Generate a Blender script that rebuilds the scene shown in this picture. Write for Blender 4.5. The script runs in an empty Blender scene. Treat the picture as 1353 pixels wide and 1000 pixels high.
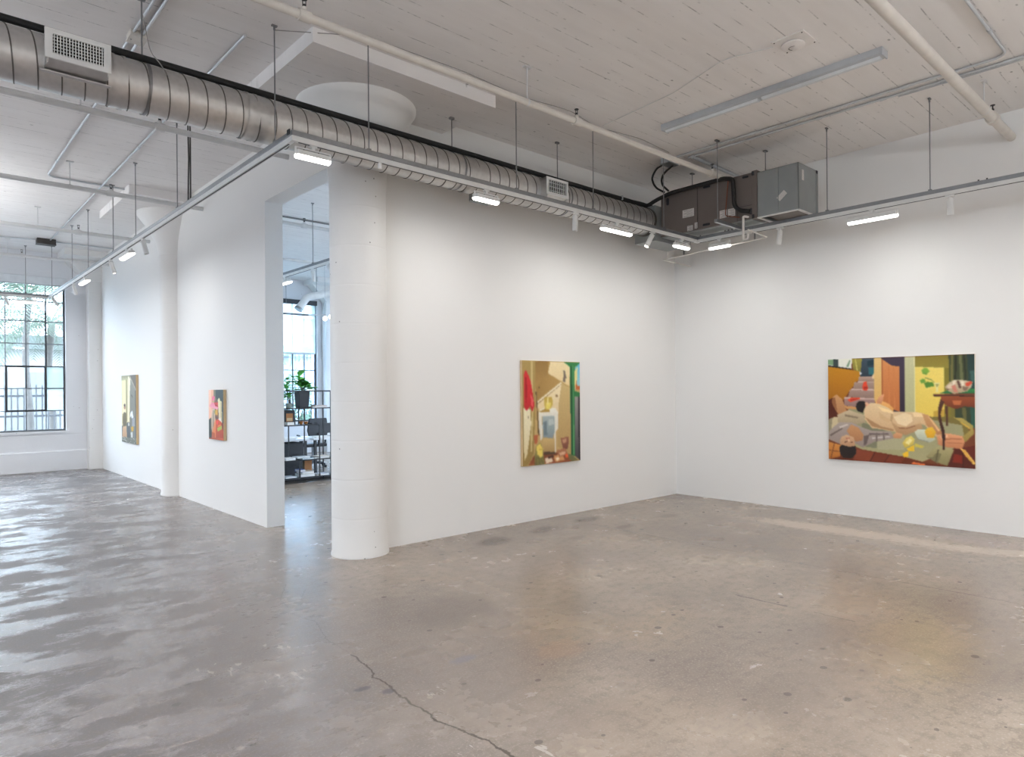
import bpy, math, random
import numpy as np
from mathutils import Vector, Matrix
random.seed(7)
C = bpy.context.scene.collection
sc = bpy.context.scene
PI = math.pi

# ------------------------------------------------------------------ materials
def lin(c):
    return tuple(((v/255)/12.92 if v/255 <= .04045 else ((v/255+.055)/1.055)**2.4) for v in c[:3]) + (1,)

class NT:
    """small node helper"""
    def __init__(s, name):
        s.m = bpy.data.materials.new(name); s.m.use_nodes = True
        s.t = s.m.node_tree; s.t.nodes.clear()
        s.out = s.n('ShaderNodeOutputMaterial')
    def n(s, kind, **kw):
        d = s.t.nodes.new(kind)
        for k, v in kw.items():
            if k.startswith('i_'):
                d.inputs[k[2:].replace('_', ' ')].default_value = v
            else:
                setattr(d, k, v)
        return d
    def l(s, a, b): s.t.links.new(a, b)
    def val(s, sock, v):
        if hasattr(v, 'is_linked') or hasattr(v, 'links'): s.l(v, sock)
        else: sock.default_value = v
    def math(s, op, a, b=0.0, c=0.0, clamp=False):
        d = s.n('ShaderNodeMath', operation=op, use_clamp=clamp)
        s.val(d.inputs[0], a); s.val(d.inputs[1], b); s.val(d.inputs[2], c)
        return d.outputs[0]
    def ramp(s, v, lo, hi, a=0.0, b=1.0):
        d = s.n('ShaderNodeMapRange', interpolation_type='SMOOTHSTEP')
        s.val(d.inputs['Value'], v)
        d.inputs['From Min'].default_value = lo; d.inputs['From Max'].default_value = hi
        d.inputs['To Min'].default_value = a; d.inputs['To Max'].default_value = b
        return d.outputs[0]
    def mix(s, f, a, b, mode='MIX'):
        d = s.n('ShaderNodeMix', data_type='RGBA', blend_type=mode)
        s.val(d.inputs[0], f); s.val(d.inputs[6], a); s.val(d.inputs[7], b)
        return d.outputs[2]
    def coord(s):
        return s.n('ShaderNodeTexCoord').outputs['Object']
    def mapping(s, v, scale=(1,1,1), loc=(0,0,0), rot=(0,0,0)):
        d = s.n('ShaderNodeMapping'); s.l(v, d.inputs[0])
        d.inputs['Scale'].default_value = scale; d.inputs['Location'].default_value = loc; d.inputs['Rotation'].default_value = rot
        return d.outputs[0]
    def noise(s, v, scale, detail=4, rough=.5, out=0):
        d = s.n('ShaderNodeTexNoise'); s.l(v, d.inputs['Vector'])
        d.inputs['Scale'].default_value = scale; d.inputs['Detail'].default_value = detail; d.inputs['Roughness'].default_value = rough
        return d.outputs[out]
    def voro(s, v, scale, feature='F1', rnd=1.0):
        d = s.n('ShaderNodeTexVoronoi', feature=feature); s.l(v, d.inputs['Vector'])
        d.inputs['Scale'].default_value = scale; d.inputs['Randomness'].default_value = rnd
        return d
    def bsdf(s, col, rough=.5, metal=0.0, bump=None, bdist=.002, bstr=.3, spec=.5):
        b = s.n('ShaderNodeBsdfPrincipled')
        s.val(b.inputs['Base Color'], col); s.val(b.inputs['Roughness'], rough); s.val(b.inputs['Metallic'], metal)
        b.inputs['Specular IOR Level'].default_value = spec
        if bump is not None:
            p = s.n('ShaderNodeBump'); p.inputs['Distance'].default_value = bdist; p.inputs['Strength'].default_value = bstr
            s.l(bump, p.inputs['Height']); s.l(p.outputs[0], b.inputs['Normal'])
        s.l(b.outputs[0], s.out.inputs[0])
        return b

def simple(name, rgb, rough=.5, metal=0.0, var=.06, scale=9, spec=.5):
    t = NT(name); c = t.coord(); n = t.noise(c, scale, 3)
    base = lin(rgb); dark = tuple(v*(1-var*2) for v in base[:3])+(1,); lite = tuple(min(1, v*(1+var*2)) for v in base[:3])+(1,)
    t.bsdf(t.mix(n, dark, lite), rough, metal, spec=spec)
    return t.m

def emis(name, rgb, strength):
    t = NT(name); e = t.n('ShaderNodeEmission'); e.inputs[0].default_value = lin(rgb); e.inputs[1].default_value = strength
    t.l(e.outputs[0], t.out.inputs[0]); return t.m

def wall_mat(name, rgb, rough=.6, bumpy=.15, brick=False):
    t = NT(name); c = t.coord()
    n = t.noise(c, .6, 5); n2 = t.noise(c, 60, 3)
    a = lin(rgb); col = t.mix(n, tuple(v*.96 for v in a[:3])+(1,), a)
    h = n2
    if brick:
        z = t.n('ShaderNodeSeparateXYZ'); t.l(c, z.inputs[0])
        fr = t.math('FRACT', t.math('DIVIDE', z.outputs[2], .38))
        line = t.ramp(t.math('ABSOLUTE', t.math('SUBTRACT', fr, .5)), .46, .5)
        big = t.noise(c, 3, 6, .7)
        h = t.math('ADD', t.math('MULTIPLY', line, -1.2), t.math('MULTIPLY', big, 3.0))
        sp = t.voro(c, 9); msk = t.math('MULTIPLY', t.math('LESS_THAN', sp.outputs['Distance'], .06), t.math('GREATER_THAN', t.noise(c, 1.7, 2), .53))
        col = t.mix(t.math('MULTIPLY', msk, .75), col, (.12, .11, .10, 1))
    t.bsdf(col, rough, 0, h, .004, bumpy, spec=.3)
    return t.m

M = {}
M['wall'] = wall_mat('white_wall_paint', (236, 235, 233), .62, .03)
M['concrete_white'] = wall_mat('painted_concrete', (232, 231, 229), .55, .35, True)
M['brick_white'] = wall_mat('painted_brick', (226, 228, 232), .6, .3, True)

def ceiling_mat():
    t = NT('board_formed_ceiling'); c = t.coord()
    s = t.n('ShaderNodeSeparateXYZ'); t.l(c, s.inputs[0])
    x, y = s.outputs[0], s.outputs[1]
    wob = t.math('MULTIPLY', t.math('SUBTRACT', t.noise(t.mapping(c, (.5, .5, 1)), 1.2, 3), .5), .05)
    yy = t.math('ADD', y, wob)
    stretched = t.mapping(c, (1.2, 9, 1))
    def seam(period, off, width, thr):
        fr = t.math('FRACT', t.math('DIVIDE', t.math('ADD', yy, off), period))
        d = t.math('MULTIPLY', t.math('SUBTRACT', .5, t.math('ABSOLUTE', t.math('SUBTRACT', fr, .5))), period)
        line = t.math('SUBTRACT', 1.0, t.ramp(d, width*.3, width))
        br = t.ramp(t.noise(t.mapping(c, (2.6, .9, 1), (off*7, off*3, 0)), 1.7, 5, .7), thr, thr+.1)
        return t.math('MULTIPLY', line, br)
    sm = t.math('MAXIMUM', seam(.30, .05, .007, .44), t.math('MULTIPLY', seam(.30, .19, .006, .52), .8))
    sm = t.math('MULTIPLY', sm, t.ramp(t.noise(t.mapping(c, (14, 5, 1)), 1.0, 3, .7), .38, .6, .25, 1))
    # pits: small dark holes, elongated along the boards
    v = t.voro(t.mapping(c, (6, 13, 1)), 1.0)
    cl = t.ramp(t.noise(c, 1.1, 3), .50, .72)
    pit = t.math('MULTIPLY', t.math('SUBTRACT', 1.0, t.ramp(v.outputs['Distance'], .07, .14)), t.math('MULTIPLY', t.math('GREATER_THAN', t.n('ShaderNodeSeparateColor').outputs[0], -1.0), cl))
    v2 = t.voro(t.mapping(c, (2.2, 3.6, 1), (3.1, 1.7, 0)), 1.0)
    pit2 = t.math('SUBTRACT', 1.0, t.ramp(v2.outputs['Distance'], .025, .05))
    dark = t.math('MAXIMUM', t.math('MULTIPLY', sm, .5), t.math('MAXIMUM', t.math('MULTIPLY', pit, .42), t.math('MULTIPLY', pit2, .55)))
    board = t.noise(stretched, 1.0, 3)
    patch = t.noise(c, .9, 4)
    base = t.mix(t.math('ADD', t.math('MULTIPLY', board, .6), t.math('MULTIPLY', patch, .4)), lin((222, 219, 217)), lin((243, 241, 240)))
    col = t.mix(dark, base, (.075, .07, .066, 1))
    h = t.math('ADD', t.math('MULTIPLY', board, .8), t.math('MULTIPLY', dark, -1.0))
    t.bsdf(col, .75, 0, h, .01, .35, spec=.2)
    return t.m
M['ceiling'] = ceiling_mat()

def seg_group():
    g = bpy.data.node_groups.new('segment_distance', 'ShaderNodeTree')
    for nm in ('P', 'A', 'B'): g.interface.new_socket(nm, in_out='INPUT', socket_type='NodeSocketVector')
    g.interface.new_socket('D', in_out='OUTPUT', socket_type='NodeSocketFloat')
    i = g.nodes.new('NodeGroupInput'); o = g.nodes.new('NodeGroupOutput')
    def vm(op, a, b=None):
        d = g.nodes.new('ShaderNodeVectorMath'); d.operation = op
        g.links.new(a, d.inputs[0])
        if b is not None: g.links.new(b, d.inputs[1])
        return d
    pa = vm('SUBTRACT', i.outputs[0], i.outputs[1]).outputs[0]; ba = vm('SUBTRACT', i.outputs[2], i.outputs[1]).outputs[0]
    num = vm('DOT_PRODUCT', pa, ba).outputs['Value']; den = vm('DOT_PRODUCT', ba, ba).outputs['Value']
    dv = g.nodes.new('ShaderNodeMath'); dv.operation = 'DIVIDE'; dv.use_clamp = True
    g.links.new(num, dv.inputs[0]); g.links.new(den, dv.inputs[1])
    scn = g.nodes.new('ShaderNodeVectorMath'); scn.operation = 'SCALE'; g.links.new(ba, scn.inputs[0]); g.links.new(dv.outputs[0], scn.inputs['Scale'])
    df = vm('SUBTRACT', pa, scn.outputs[0]).outputs[0]; ln = vm('LENGTH', df).outputs['Value']
    g.links.new(ln, o.inputs[0])
    return g
SEG = seg_group()

def floor_mat():
    t = NT('stained_concrete_floor'); c = t.coord()
    flat = t.mapping(c, (1, 1, 0))
    s = t.n('ShaderNodeSeparateXYZ'); t.l(c, s.inputs[0])
    big = t.noise(flat, .42, 6, .55); mid = t.noise(flat, 1.6, 6, .6); fine = t.noise(flat, 13, 6, .7); grain = t.noise(flat, 70, 3, .7)
    a = t.mix(t.ramp(big, .35, .68), lin((138, 124, 113)), lin((174, 159, 143)))
    ochre = t.ramp(t.noise(t.mapping(flat, (1, 1, 1), (5, 2, 0)), .55, 5), .5, .75)
    a = t.mix(t.math('MULTIPLY', ochre, .45), a, lin((172, 149, 119)))
    rose = t.ramp(t.noise(t.mapping(flat, (1, 1, 1), (-3, 7, 0)), .5, 5), .5, .75)
    a = t.mix(t.math('MULTIPLY', rose, .45), a, lin((160, 146, 140)))
    # left slab: cooler grey, partly the windows' blue reflection mixed into the colour
    lft = t.ramp(t.math('ADD', t.math('SUBTRACT', s.outputs[0], t.math('MULTIPLY', s.outputs[1], .22)), t.math('MULTIPLY', t.math('SUBTRACT', mid, .5), 1.8)), .1, 2.6, 1, 0)
    a = t.mix(t.math('MULTIPLY', lft, .85), a, lin((116, 113, 117)))
    # mottling
    mo = t.ramp(mid, .38, .62)
    a = t.mix(t.math('MULTIPLY', t.math('SUBTRACT', 1.0, mo), .34), a, lin((118, 107, 98)))
    a = t.mix(t.math('MULTIPLY', t.ramp(fine, .47, .62), .5), a, lin((122, 109, 98)))
    streak = t.noise(t.mapping(flat, (2.2, 11, 1), (0, 0, 0), (0, 0, .18)), 1.4, 8, .72)
    a = t.mix(t.math('MULTIPLY', t.ramp(streak, .50, .68), .30), a, lin((112, 101, 92)))
    a = t.mix(t.math('MULTIPLY', t.ramp(streak, .42, .24), .14), a, lin((188, 174, 158)))
    a = t.mix(t.math('MULTIPLY', t.ramp(grain, .5, .72), .3), a, lin((205, 196, 186)))
    # round stains near the walls
    def stain(cx, cy, rx, ry, k, col, rot=0.0, soft=.6):
        nonlocal a
        m = t.n('ShaderNodeMapping', vector_type='TEXTURE'); t.l(flat, m.inputs[0])
        m.inputs['Location'].default_value = (cx, cy, 0); m.inputs['Scale'].default_value = (rx, ry, 1); m.inputs['Rotation'].default_value = (0, 0, rot)
        ln = t.n('ShaderNodeVectorMath', operation='LENGTH'); t.l(m.outputs[0], ln.inputs[0])
        d = t.math('ADD', ln.outputs['Value'], t.math('ADD', t.math('MULTIPLY', t.math('SUBTRACT', mid, .5), 1.3), t.math('MULTIPLY', t.math('SUBTRACT', fine, .5), 1.5)))
        f = t.math('MULTIPLY', t.math('SUBTRACT', 1.0, t.ramp(d, 1-soft, 1.05)), k)
        a = t.mix(f, a, lin(col))
    dk = (98, 84, 73)
    stain(4.71, 5.52, .30, .17, .75, dk, .3); stain(5.53, 5.56, .28, .16, .75, dk, .2); stain(6.36, 5.62, .30, .14, .7, dk, .1)
    stain(5.49, 5.0, .16, .09, .5, dk); stain(6.33, 5.02, .2, .1, .5, dk); stain(7.28, 5.05, .25, .1, .4, dk)
    stain(3.05, 4.0, .55, .35, .4, (104, 92, 83), .6); stain(1.1, 6.6, .38, .3, .6, (112, 106, 106))
    stain(3.07, 2.92, .22, .16, .2, (176, 136, 108)); stain(4.7, 1.42, .9, .4, .14, (186, 162, 110))
    stain(2.5, 3.22, .12, .07, .5, (112, 112, 124)); stain(4.9, .9, .6, .4, .3, dk)
    stain(2.6, 1.9, .7, .5, .3, (140, 122, 108)); stain(1.94, 3.16, .05, .04, .8, (84, 80, 84)); stain(1.86, 3.28, .05, .03, .8, (74, 70, 74))
    # pale strips along the right wall
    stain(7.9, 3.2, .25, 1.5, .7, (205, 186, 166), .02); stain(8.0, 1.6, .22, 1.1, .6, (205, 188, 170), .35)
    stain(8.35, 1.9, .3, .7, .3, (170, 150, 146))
    # scuffs of white paint
    for (cx, cy, r) in ((1.37, 4.08, .14), (1.63, 3.71, .13), (1.75, 4.19, .1), (2.1, 2.97, .09), (1.88, 2.42, .05), (2.13, 2.15, .06)):
        mm = t.n('ShaderNodeVectorMath', operation='DISTANCE'); t.l(flat, mm.inputs[0]); mm.inputs[1].default_value = (cx, cy, 0)
        k = t.math('MULTIPLY', t.math('LESS_THAN', mm.outputs['Value'], r), t.math('GREATER_THAN', t.noise(t.mapping(flat, (26, 9, 1)), 1.0, 3), .60))
        a = t.mix(t.math('MULTIPLY', k, .55), a, lin((214, 206, 198)))
    # dark droplets and pale chips
    v = t.voro(flat, 3.1); rnd = t.n('ShaderNodeSeparateColor'); t.l(v.outputs['Color'], rnd.inputs[0])
    rad = t.math('MULTIPLY', rnd.outputs[0], .085)
    dot = t.math('MULTIPLY', t.math('LESS_THAN', v.outputs['Distance'], rad), t.math('GREATER_THAN', rnd.outputs[1], .45))
    a = t.mix(t.math('MULTIPLY', dot, .6), a, lin((78, 70, 66)))
    v = t.voro(t.mapping(flat, (1, 1, 1), (.37, .21, 0)), 5.3); rnd = t.n('ShaderNodeSeparateColor'); t.l(v.outputs['Color'], rnd.inputs[0])
    dot = t.math('MULTIPLY', t.math('LESS_THAN', v.outputs['Distance'], t.math('MULTIPLY', rnd.outputs[0], .10)), t.math('GREATER_THAN', rnd.outputs[1], .6))
    a = t.mix(t.math('MULTIPLY', dot, .2), a, lin((220, 208, 194)))
    v = t.voro(t.mapping(flat, (1, 1.25, 1), (.71, .43, 0)), 6.2); rnd = t.n('ShaderNodeSeparateColor'); t.l(v.outputs['Color'], rnd.inputs[0])
    dot = t.math('MULTIPLY', t.math('LESS_THAN', t.math('ADD', v.outputs['Distance'], t.math('MULTIPLY', t.math('SUBTRACT', fine, .5), .12)), t.math('MULTIPLY', rnd.outputs[0], .17)), t.math('GREATER_THAN', rnd.outputs[1], .45))
    a = t.mix(t.math('MULTIPLY', dot, .62), a, lin((66, 60, 57)))
    # cracks and saw-cut joints
    wv = t.n('ShaderNodeVectorMath', operation='MULTIPLY_ADD'); t.l(t.noise(flat, 14, 3, .6, 1), wv.inputs[0])
    wv.inputs[1].default_value = (.05, .05, 0); t.l(flat, wv.inputs[2])
    def crack(pts, w, k, warp=True, col=(70, 62, 54)):
        nonlocal a
        best = None
        for p, q in zip(pts[:-1], pts[1:]):
            gn = t.n('ShaderNodeGroup', node_tree=SEG); t.l(wv.outputs[0] if warp else flat, gn.inputs[0])
            off = .025 if warp else 0
            gn.inputs[1].default_value = (p[0]+off, p[1]+off, 0); gn.inputs[2].default_value = (q[0]+off, q[1]+off, 0)
            best = gn.outputs[0] if best is None else t.math('MINIMUM', best, gn.outputs[0])
        f = t.math('MULTIPLY', t.math('SUBTRACT', 1.0, t.ramp(best, w*.4, w)), k)
        a = t.mix(f, a, lin(col))
        return f
    cr = crack([(2.049, 3.747), (2.034, 3.611), (2.024, 3.464), (1.979, 3.368), (1.991, 3.229), (1.961, 3.077), (1.954, 2.902), (1.956, 2.786), (1.938, 2.724), (1.965, 2.614), (1.983, 2.498), (2.005, 2.394), (1.998, 2.2)], .009, .9)
    crack([(2.05, 3.75), (2.06, 4.1), (2.16, 4.45), (2.1, 4.8)], .004, .5)
    crack([(2.4, 5.5), (2.2, 5.15), (2.15, 4.9)], .006, .6); crack([(2.45, 5.25), (2.3, 5.0)], .005, .5)
    crack([(6.17, 5.4), (6.14, 3.7), (6.17, 1.2)], .008, .8, False, (96, 82, 72))
    crack([(4.85, 2.75), (4.87, 2.35)], .012, .55); crack([(4.88, 2.15), (4.89, 1.87)], .008, .6)
    crack([(1.1, 8.2), (1.5, 8.3), (2.9, 8.2)], .006, .35, False); crack([(-2, 11.2), (3.1, 11.2)], .006, .35, False)
    # sheen: sealed glossy sheets torn by worn, dull patches
    worn = t.noise(t.mapping(flat, (1.0, 1.9, 1), (1, 0, 0), (0, 0, .2)), 1.7, 10, .72)
    wf = t.ramp(worn, .47, .53)
    zone = t.ramp(t.math('SUBTRACT', s.outputs[0], t.math('MULTIPLY', s.outputs[1], .2)), -.9, 1.5, 1, 0)
    dull = t.math('MULTIPLY', t.math('SUBTRACT', 1.0, wf), zone)
    a = t.mix(t.math('MULTIPLY', dull, .62), a, lin((74, 70, 70)))
    a = t.mix(t.math('MULTIPLY', t.math('MULTIPLY', wf, zone), .18), a, lin((176, 174, 178)))
    ro = t.math('ADD', t.math('ADD', .18, t.math('MULTIPLY', mid, .16)), t.math('MULTIPLY', dull, .34))
    h = t.math('ADD', t.math('MULTIPLY', fine, .5), t.math('MULTIPLY', cr, -.5))
    t.bsdf(a, ro, 0, h, .003, .25, spec=.5)
    return t.m
M['floor'] = floor_mat()

def galv(name, rgb, rough, sc_=3.0):
    t = NT(name); c = t.coord(); n = t.noise(c, sc_, 5, .6); n2 = t.voro(c, 26)
    a = lin(rgb); f = t.math('ADD', t.math('MULTIPLY', n, .7), t.math('MULTIPLY', n2.outputs['Distance'], .3))
    col = t.mix(f, tuple(v*.72 for v in a[:3])+(1,), tuple(min(1, v*1.15) for v in a[:3])+(1,))
    t.bsdf(col, t.math('ADD', rough-.06, t.math('MULTIPLY', n, .14)), .92)
    return t.m
M['duct'] = galv('spiral_duct_zinc', (206, 204, 202), .42)
M['seam'] = galv('duct_seam', (112, 108, 104), .5)
M['galv'] = simple('galvanised_sheet', (150, 154, 154), .45, .55, .06, 5)
M['strut'] = galv('zinc_strut', (150, 152, 155), .42, 8)
M['rod'] = galv('threaded_rod', (140, 140, 142), .45, 20)
M['conduit'] = simple('steel_conduit', (196, 199, 203), .35, .35)
M['cabinet'] = simple('brown_enamel', (106, 97, 92), .5, .1, .05, 2)
M['cabinet_dark'] = simple('dark_bracket', (60, 56, 54), .5)
M['black'] = simple('black_foam', (26, 25, 25), .75, 0, .08, 30)
M['black_metal'] = simple('black_steel', (30, 32, 36), .45)
M['black_plastic'] = simple('black_plastic', (32, 34, 40), .5)
M['pvc'] = simple('white_pvc', (226, 222, 216), .4)
M['white_metal'] = simple('white_enamel', (224, 224, 222), .4)
M['grey_metal'] = simple('grey_enamel', (178, 182, 186), .45)
M['beige'] = simple('beige_pipe_paint', (212, 207, 200), .5)
M['pipe_white'] = simple('white_pipe_paint', (210, 210, 210), .5)
M['sticker'] = simple('paper_label', (206, 202, 198), .6, 0, .12, 60)
M['label_print'] = simple('grey_print', (110, 106, 104), .6)
M['copper'] = simple('copper', (128, 74, 54), .4, .8)
M['led'] = emis('led_lens', (255, 252, 246), 9)
M['led_off'] = simple('lens_off', (120, 120, 122), .3)
M['led_warm'] = emis('spot_led', (255, 244, 224), 14)
M['bulb'] = emis('globe_bulb', (255, 250, 240), 8)
M['tube'] = simple('frosted_tube_cover', (214, 219, 222), .35)
M['grille_shade'] = simple('vent_shade', (30, 29, 28), .8)
M['canvas_edge'] = simple('raw_canvas_edge', (205, 180, 140), .8)
M['white_edge'] = simple('primed_canvas_edge', (222, 214, 200), .8)
M['gypsum'] = simple('plate_white', (226, 222, 219), .45)
M['steel_sash'] = simple('weathered_sash', (112, 118, 124), .6, 0, .2, 7)
M['dark_sash'] = simple('dark_steel_sash', (46, 49, 54), .55)
M['blind'] = simple('roller_blind_fabric', (226, 230, 234), .7)
M['cable'] = simple('grey_cable', (150, 146, 142), .6)
M['leaf'] = simple('fig_leaf', (96, 176, 84), .45, 0, .2, 14)
M['leaf_pale'] = simple('pale_leaf', (120, 160, 130), .5, 0, .15, 14)
M['palm_dark'] = simple('garden_leaf', (122, 144, 116), .6, 0, .15, 8)
M['stem'] = simple('plant_stem', (92, 78, 58), .7)
M['soil'] = simple('soil', (50, 40, 34), .9)
M['pot_grey'] = simple('grey_green_glaze', (140, 150, 140), .4)
M['desk_top'] = simple('white_laminate', (222, 224, 226), .35)
M['paper'] = simple('paper', (228, 228, 226), .7)
M['wood'] = simple('orange_wood', (176, 116, 62), .5, 0, .12, 6)
M['platform'] = simple('grey_plinth', (150, 152, 160), .5)

def glass_mat(name, tint=(.96, .98, .98, 1), k=.06):
    t = NT(name); tr = t.n('ShaderNodeBsdfTransparent'); tr.inputs[0].default_value = tint
    gl = t.n('ShaderNodeBsdfGlossy'); gl.inputs['Roughness'].default_value = .03
    mx = t.n('ShaderNodeMixShader'); mx.inputs[0].default_value = k
    t.l(tr.outputs[0], mx.inputs[1]); t.l(gl.outputs[0], mx.inputs[2]); t.l(mx.outputs[0], t.out.inputs[0])
    return t.m
M['glass'] = glass_mat('window_glass')
def frosted(name, f):
    t = NT(name); tr = t.n('ShaderNodeBsdfTransparent'); tl = t.n('ShaderNodeBsdfTranslucent'); tl.inputs[0].default_value = (.6, .66, .63, 1)
    mx = t.n('ShaderNodeMixShader'); mx.inputs[0].default_value = f
    t.l(tr.outputs[0], mx.inputs[1]); t.l(tl.outputs[0], mx.inputs[2]); t.l(mx.outputs[0], t.out.inputs[0]); return t.m
M['glass_day_cast'] = glass_mat('blue_cast_glass', (.84, .93, 1.0, 1))  # tint puts the office's blue daylight cast into the glass
M['frosted'] = frosted('frosted_glass', .45)
M['scrim'] = frosted('translucent_shade', .55)

# ------------------------------------------------------------------ mesh building
class MB:
    def __init__(s): s.v = []; s.f = []; s.mi = []; s.cur = 0
    def mat(s, i): s.cur = i; return s
    def add(s, vs, fs):
        o = len(s.v); s.v += [tuple(v) for v in vs]; s.f += [tuple(o+i for i in f) for f in fs]; s.mi += [s.cur]*len(fs); return s
    def box(s, a, b):
        x0, y0, z0 = (min(a[i], b[i]) for i in range(3)); x1, y1, z1 = (max(a[i], b[i]) for i in range(3))
        return s.add([(x0,y0,z0),(x1,y0,z0),(x1,y1,z0),(x0,y1,z0),(x0,y0,z1),(x1,y0,z1),(x1,y1,z1),(x0,y1,z1)],
                     [(3,2,1,0),(4,5,6,7),(0,1,5,4),(1,2,6,5),(2,3,7,6),(3,0,4,7)])
    def cbox(s, c, d): return s.box([c[i]-d[i]/2 for i in range(3)], [c[i]+d[i]/2 for i in range(3)])
    def ring(s, x0, x1, z0, z1, fx, fz, y0, y1):
        """rectangular frame as one closed ring, in the x-z plane"""
        vs = []
        for y in (y0, y1):
            vs += [(x0, y, z0), (x1, y, z0), (x1, y, z1), (x0, y, z1), (x0+fx, y, z0+fz), (x1-fx, y, z0+fz), (x1-fx, y, z1-fz), (x0+fx, y, z1-fz)]
        fs = []
        for i in range(4):
            j = (i+1) % 4
            fs += [(i, j, 4+j, 4+i), (8+j, 8+i, 12+i, 12+j), (j, i, 8+i, 8+j), (4+i, 4+j, 12+j, 12+i)]
        return s.add(vs, fs)
    def tube(s, pts, r, n=10, caps=True):
        pts = [Vector(p) for p in pts]; k = len(pts); rs = r if isinstance(r, (list, tuple)) else [r]*k
        d0 = (pts[1]-pts[0]).normalized(); up = Vector((0,0,1)) if abs(d0.z) < .9 else Vector((1,0,0))
        u = d0.cross(up).normalized(); vs = []
        for i, p in enumerate(pts):
            d = ((pts[min(i+1,k-1)]-pts[i]).normalized()+(pts[i]-pts[max(i-1,0)]).normalized())
            d = d.normalized() if d.length > 1e-6 else d0
            u = (u-d*u.dot(d)); u = u.normalized() if u.length > 1e-6 else d.orthogonal().normalized()
            w = d.cross(u)
            for j in range(n):
                a = 2*PI*j/n; vs.append(p+(u*math.cos(a)+w*math.sin(a))*rs[i])
        fs = [(i*n+j, i*n+(j+1)%n, (i+1)*n+(j+1)%n, (i+1)*n+j) for i in range(k-1) for j in range(n)]
        if caps: fs += [tuple(range(n-1,-1,-1)), tuple((k-1)*n+j for j in range(n))]
        return s.add(vs, fs)
    def bend(s, pts, r, rad=.08, n=10, steps=5):
        """tube whose corners are rounded with radius rad"""
        P = [Vector(p) for p in pts]; out = [P[0]]
        for a, b, c in zip(P[:-2], P[1:-1], P[2:]):
            d1 = (a-b); d2 = (c-b); q = min(rad, d1.length*.45, d2.length*.45); p1 = b+d1.normalized()*q; p2 = b+d2.normalized()*q
            for i in range(steps+1):
                t = i/steps; out.append(p1*(1-t)**2+b*2*t*(1-t)+p2*t*t)
        out.append(P[-1]); return s.tube(out, r, n)
    def lathe(s, prof, c=(0,0,0), n=32, a0=0, a1=2*PI):
        vs = []; full = abs(a1-a0-2*PI) < 1e-6; m = n if full else n+1
        for r, z in prof:
            for j in range(m):
                a = a0+(a1-a0)*j/n; vs.append((c[0]+r*math.cos(a), c[1]+r*math.sin(a), c[2]+z))
        fs = []
        for i in range(len(prof)-1):
            for j in range(n):
                k = (j+1)%m if full else j+1
                fs.append((i*m+j, i*m+k, (i+1)*m+k, (i+1)*m+j))
        return s.add(vs, fs)
    def prism(s, poly, axis, lo, hi):
        """polygon extruded along axis 0/1/2; poly in the other two coordinates"""
        n = len(poly); vs = []
        for t in (lo, hi):
            for p in poly:
                q = list(p); q.insert(axis, t); vs.append(q)
        return s.add(vs, [tuple(range(n-1,-1,-1)), tuple(range(n,2*n))]+[(i,(i+1)%n,n+(i+1)%n,n+i) for i in range(n)])
    def sphere(s, c, r, n=14, m=8):
        return s.lathe([(max(1e-4, r*math.sin(PI*i/m)), -r*math.cos(PI*i/m)) for i in range(m+1)], c, n)
    def xform(s, mt, start=0):
        for i in range(start, len(s.v)): s.v[i] = tuple(mt @ Vector(s.v[i]))
        return s

def obj(name, mb, mats, parent=None, smooth=False, bevel=0, origin=None):
    if not isinstance(mats, (list, tuple)): mats = [mats]
    me = bpy.data.meshes.new(name)
    o = origin if origin is not None else (0, 0, 0)
    if parent is not None:
        q, acc, ok = parent, Vector((0, 0, 0)), False
        while q is not None:
            acc += q.location; ok = ok or bool(q.get('_w')); q = q.parent
        if ok: o = acc
    me.from_pydata([(v[0]-o[0], v[1]-o[1], v[2]-o[2]) for v in mb.v], [], mb.f)
    for m in mats: me.materials.append(m)
    for p, i in zip(me.polygons, mb.mi): p.material_index = i
    if smooth:
        for p in me.polygons: p.use_smooth = True
    me.update()
    ob = bpy.data.objects.new(name, me); C.objects.link(ob)
    if parent is not None: ob.parent = parent
    elif origin is not None: ob.location = origin
    if bevel:
        md = ob.modifiers.new('bevel', 'BEVEL'); md.width = bevel; md.segments = 2; md.limit_method = 'ANGLE'
    if smooth == 'auto' or smooth is True:
        try:
            bpy.context.view_layer.objects.active = ob
            me.set_sharp_from_angle(angle=math.radians(38))
        except Exception: pass
    return ob

def tag(o, label, cat, group=None, kind=None):
    o['label'] = label; o['category'] = cat
    if group: o['group'] = group
    if kind: o['kind'] = kind
    return o

def thing(name, label, cat, loc=(0,0,0), rz=0, group=None, world=True):
    """Empty at the thing's base; parts are given in world coordinates unless world=False"""
    o = bpy.data.objects.new(name, None); C.objects.link(o); o.location = loc; o.rotation_euler = (0,0,rz); o.empty_display_size = .1
    if world: o['_w'] = 1
    return tag(o, label, cat, group)

def struct(name, mb, mat, smooth=False):
    o = obj(name, mb, mat, smooth=smooth); o['kind'] = 'structure'; return o

def dup(root, loc, rz=None, label=None, group=None):
    r = root.copy(); C.objects.link(r); r.location = loc
    if rz is not None: r.rotation_euler = (0,0,rz)
    if label: r['label'] = label
    if group: r['group'] = group
    for ch in root.children:
        c = ch.copy(); C.objects.link(c); c.parent = r
        for g in ch.children:
            d = g.copy(); C.objects.link(d); d.parent = c
    return r

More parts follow.
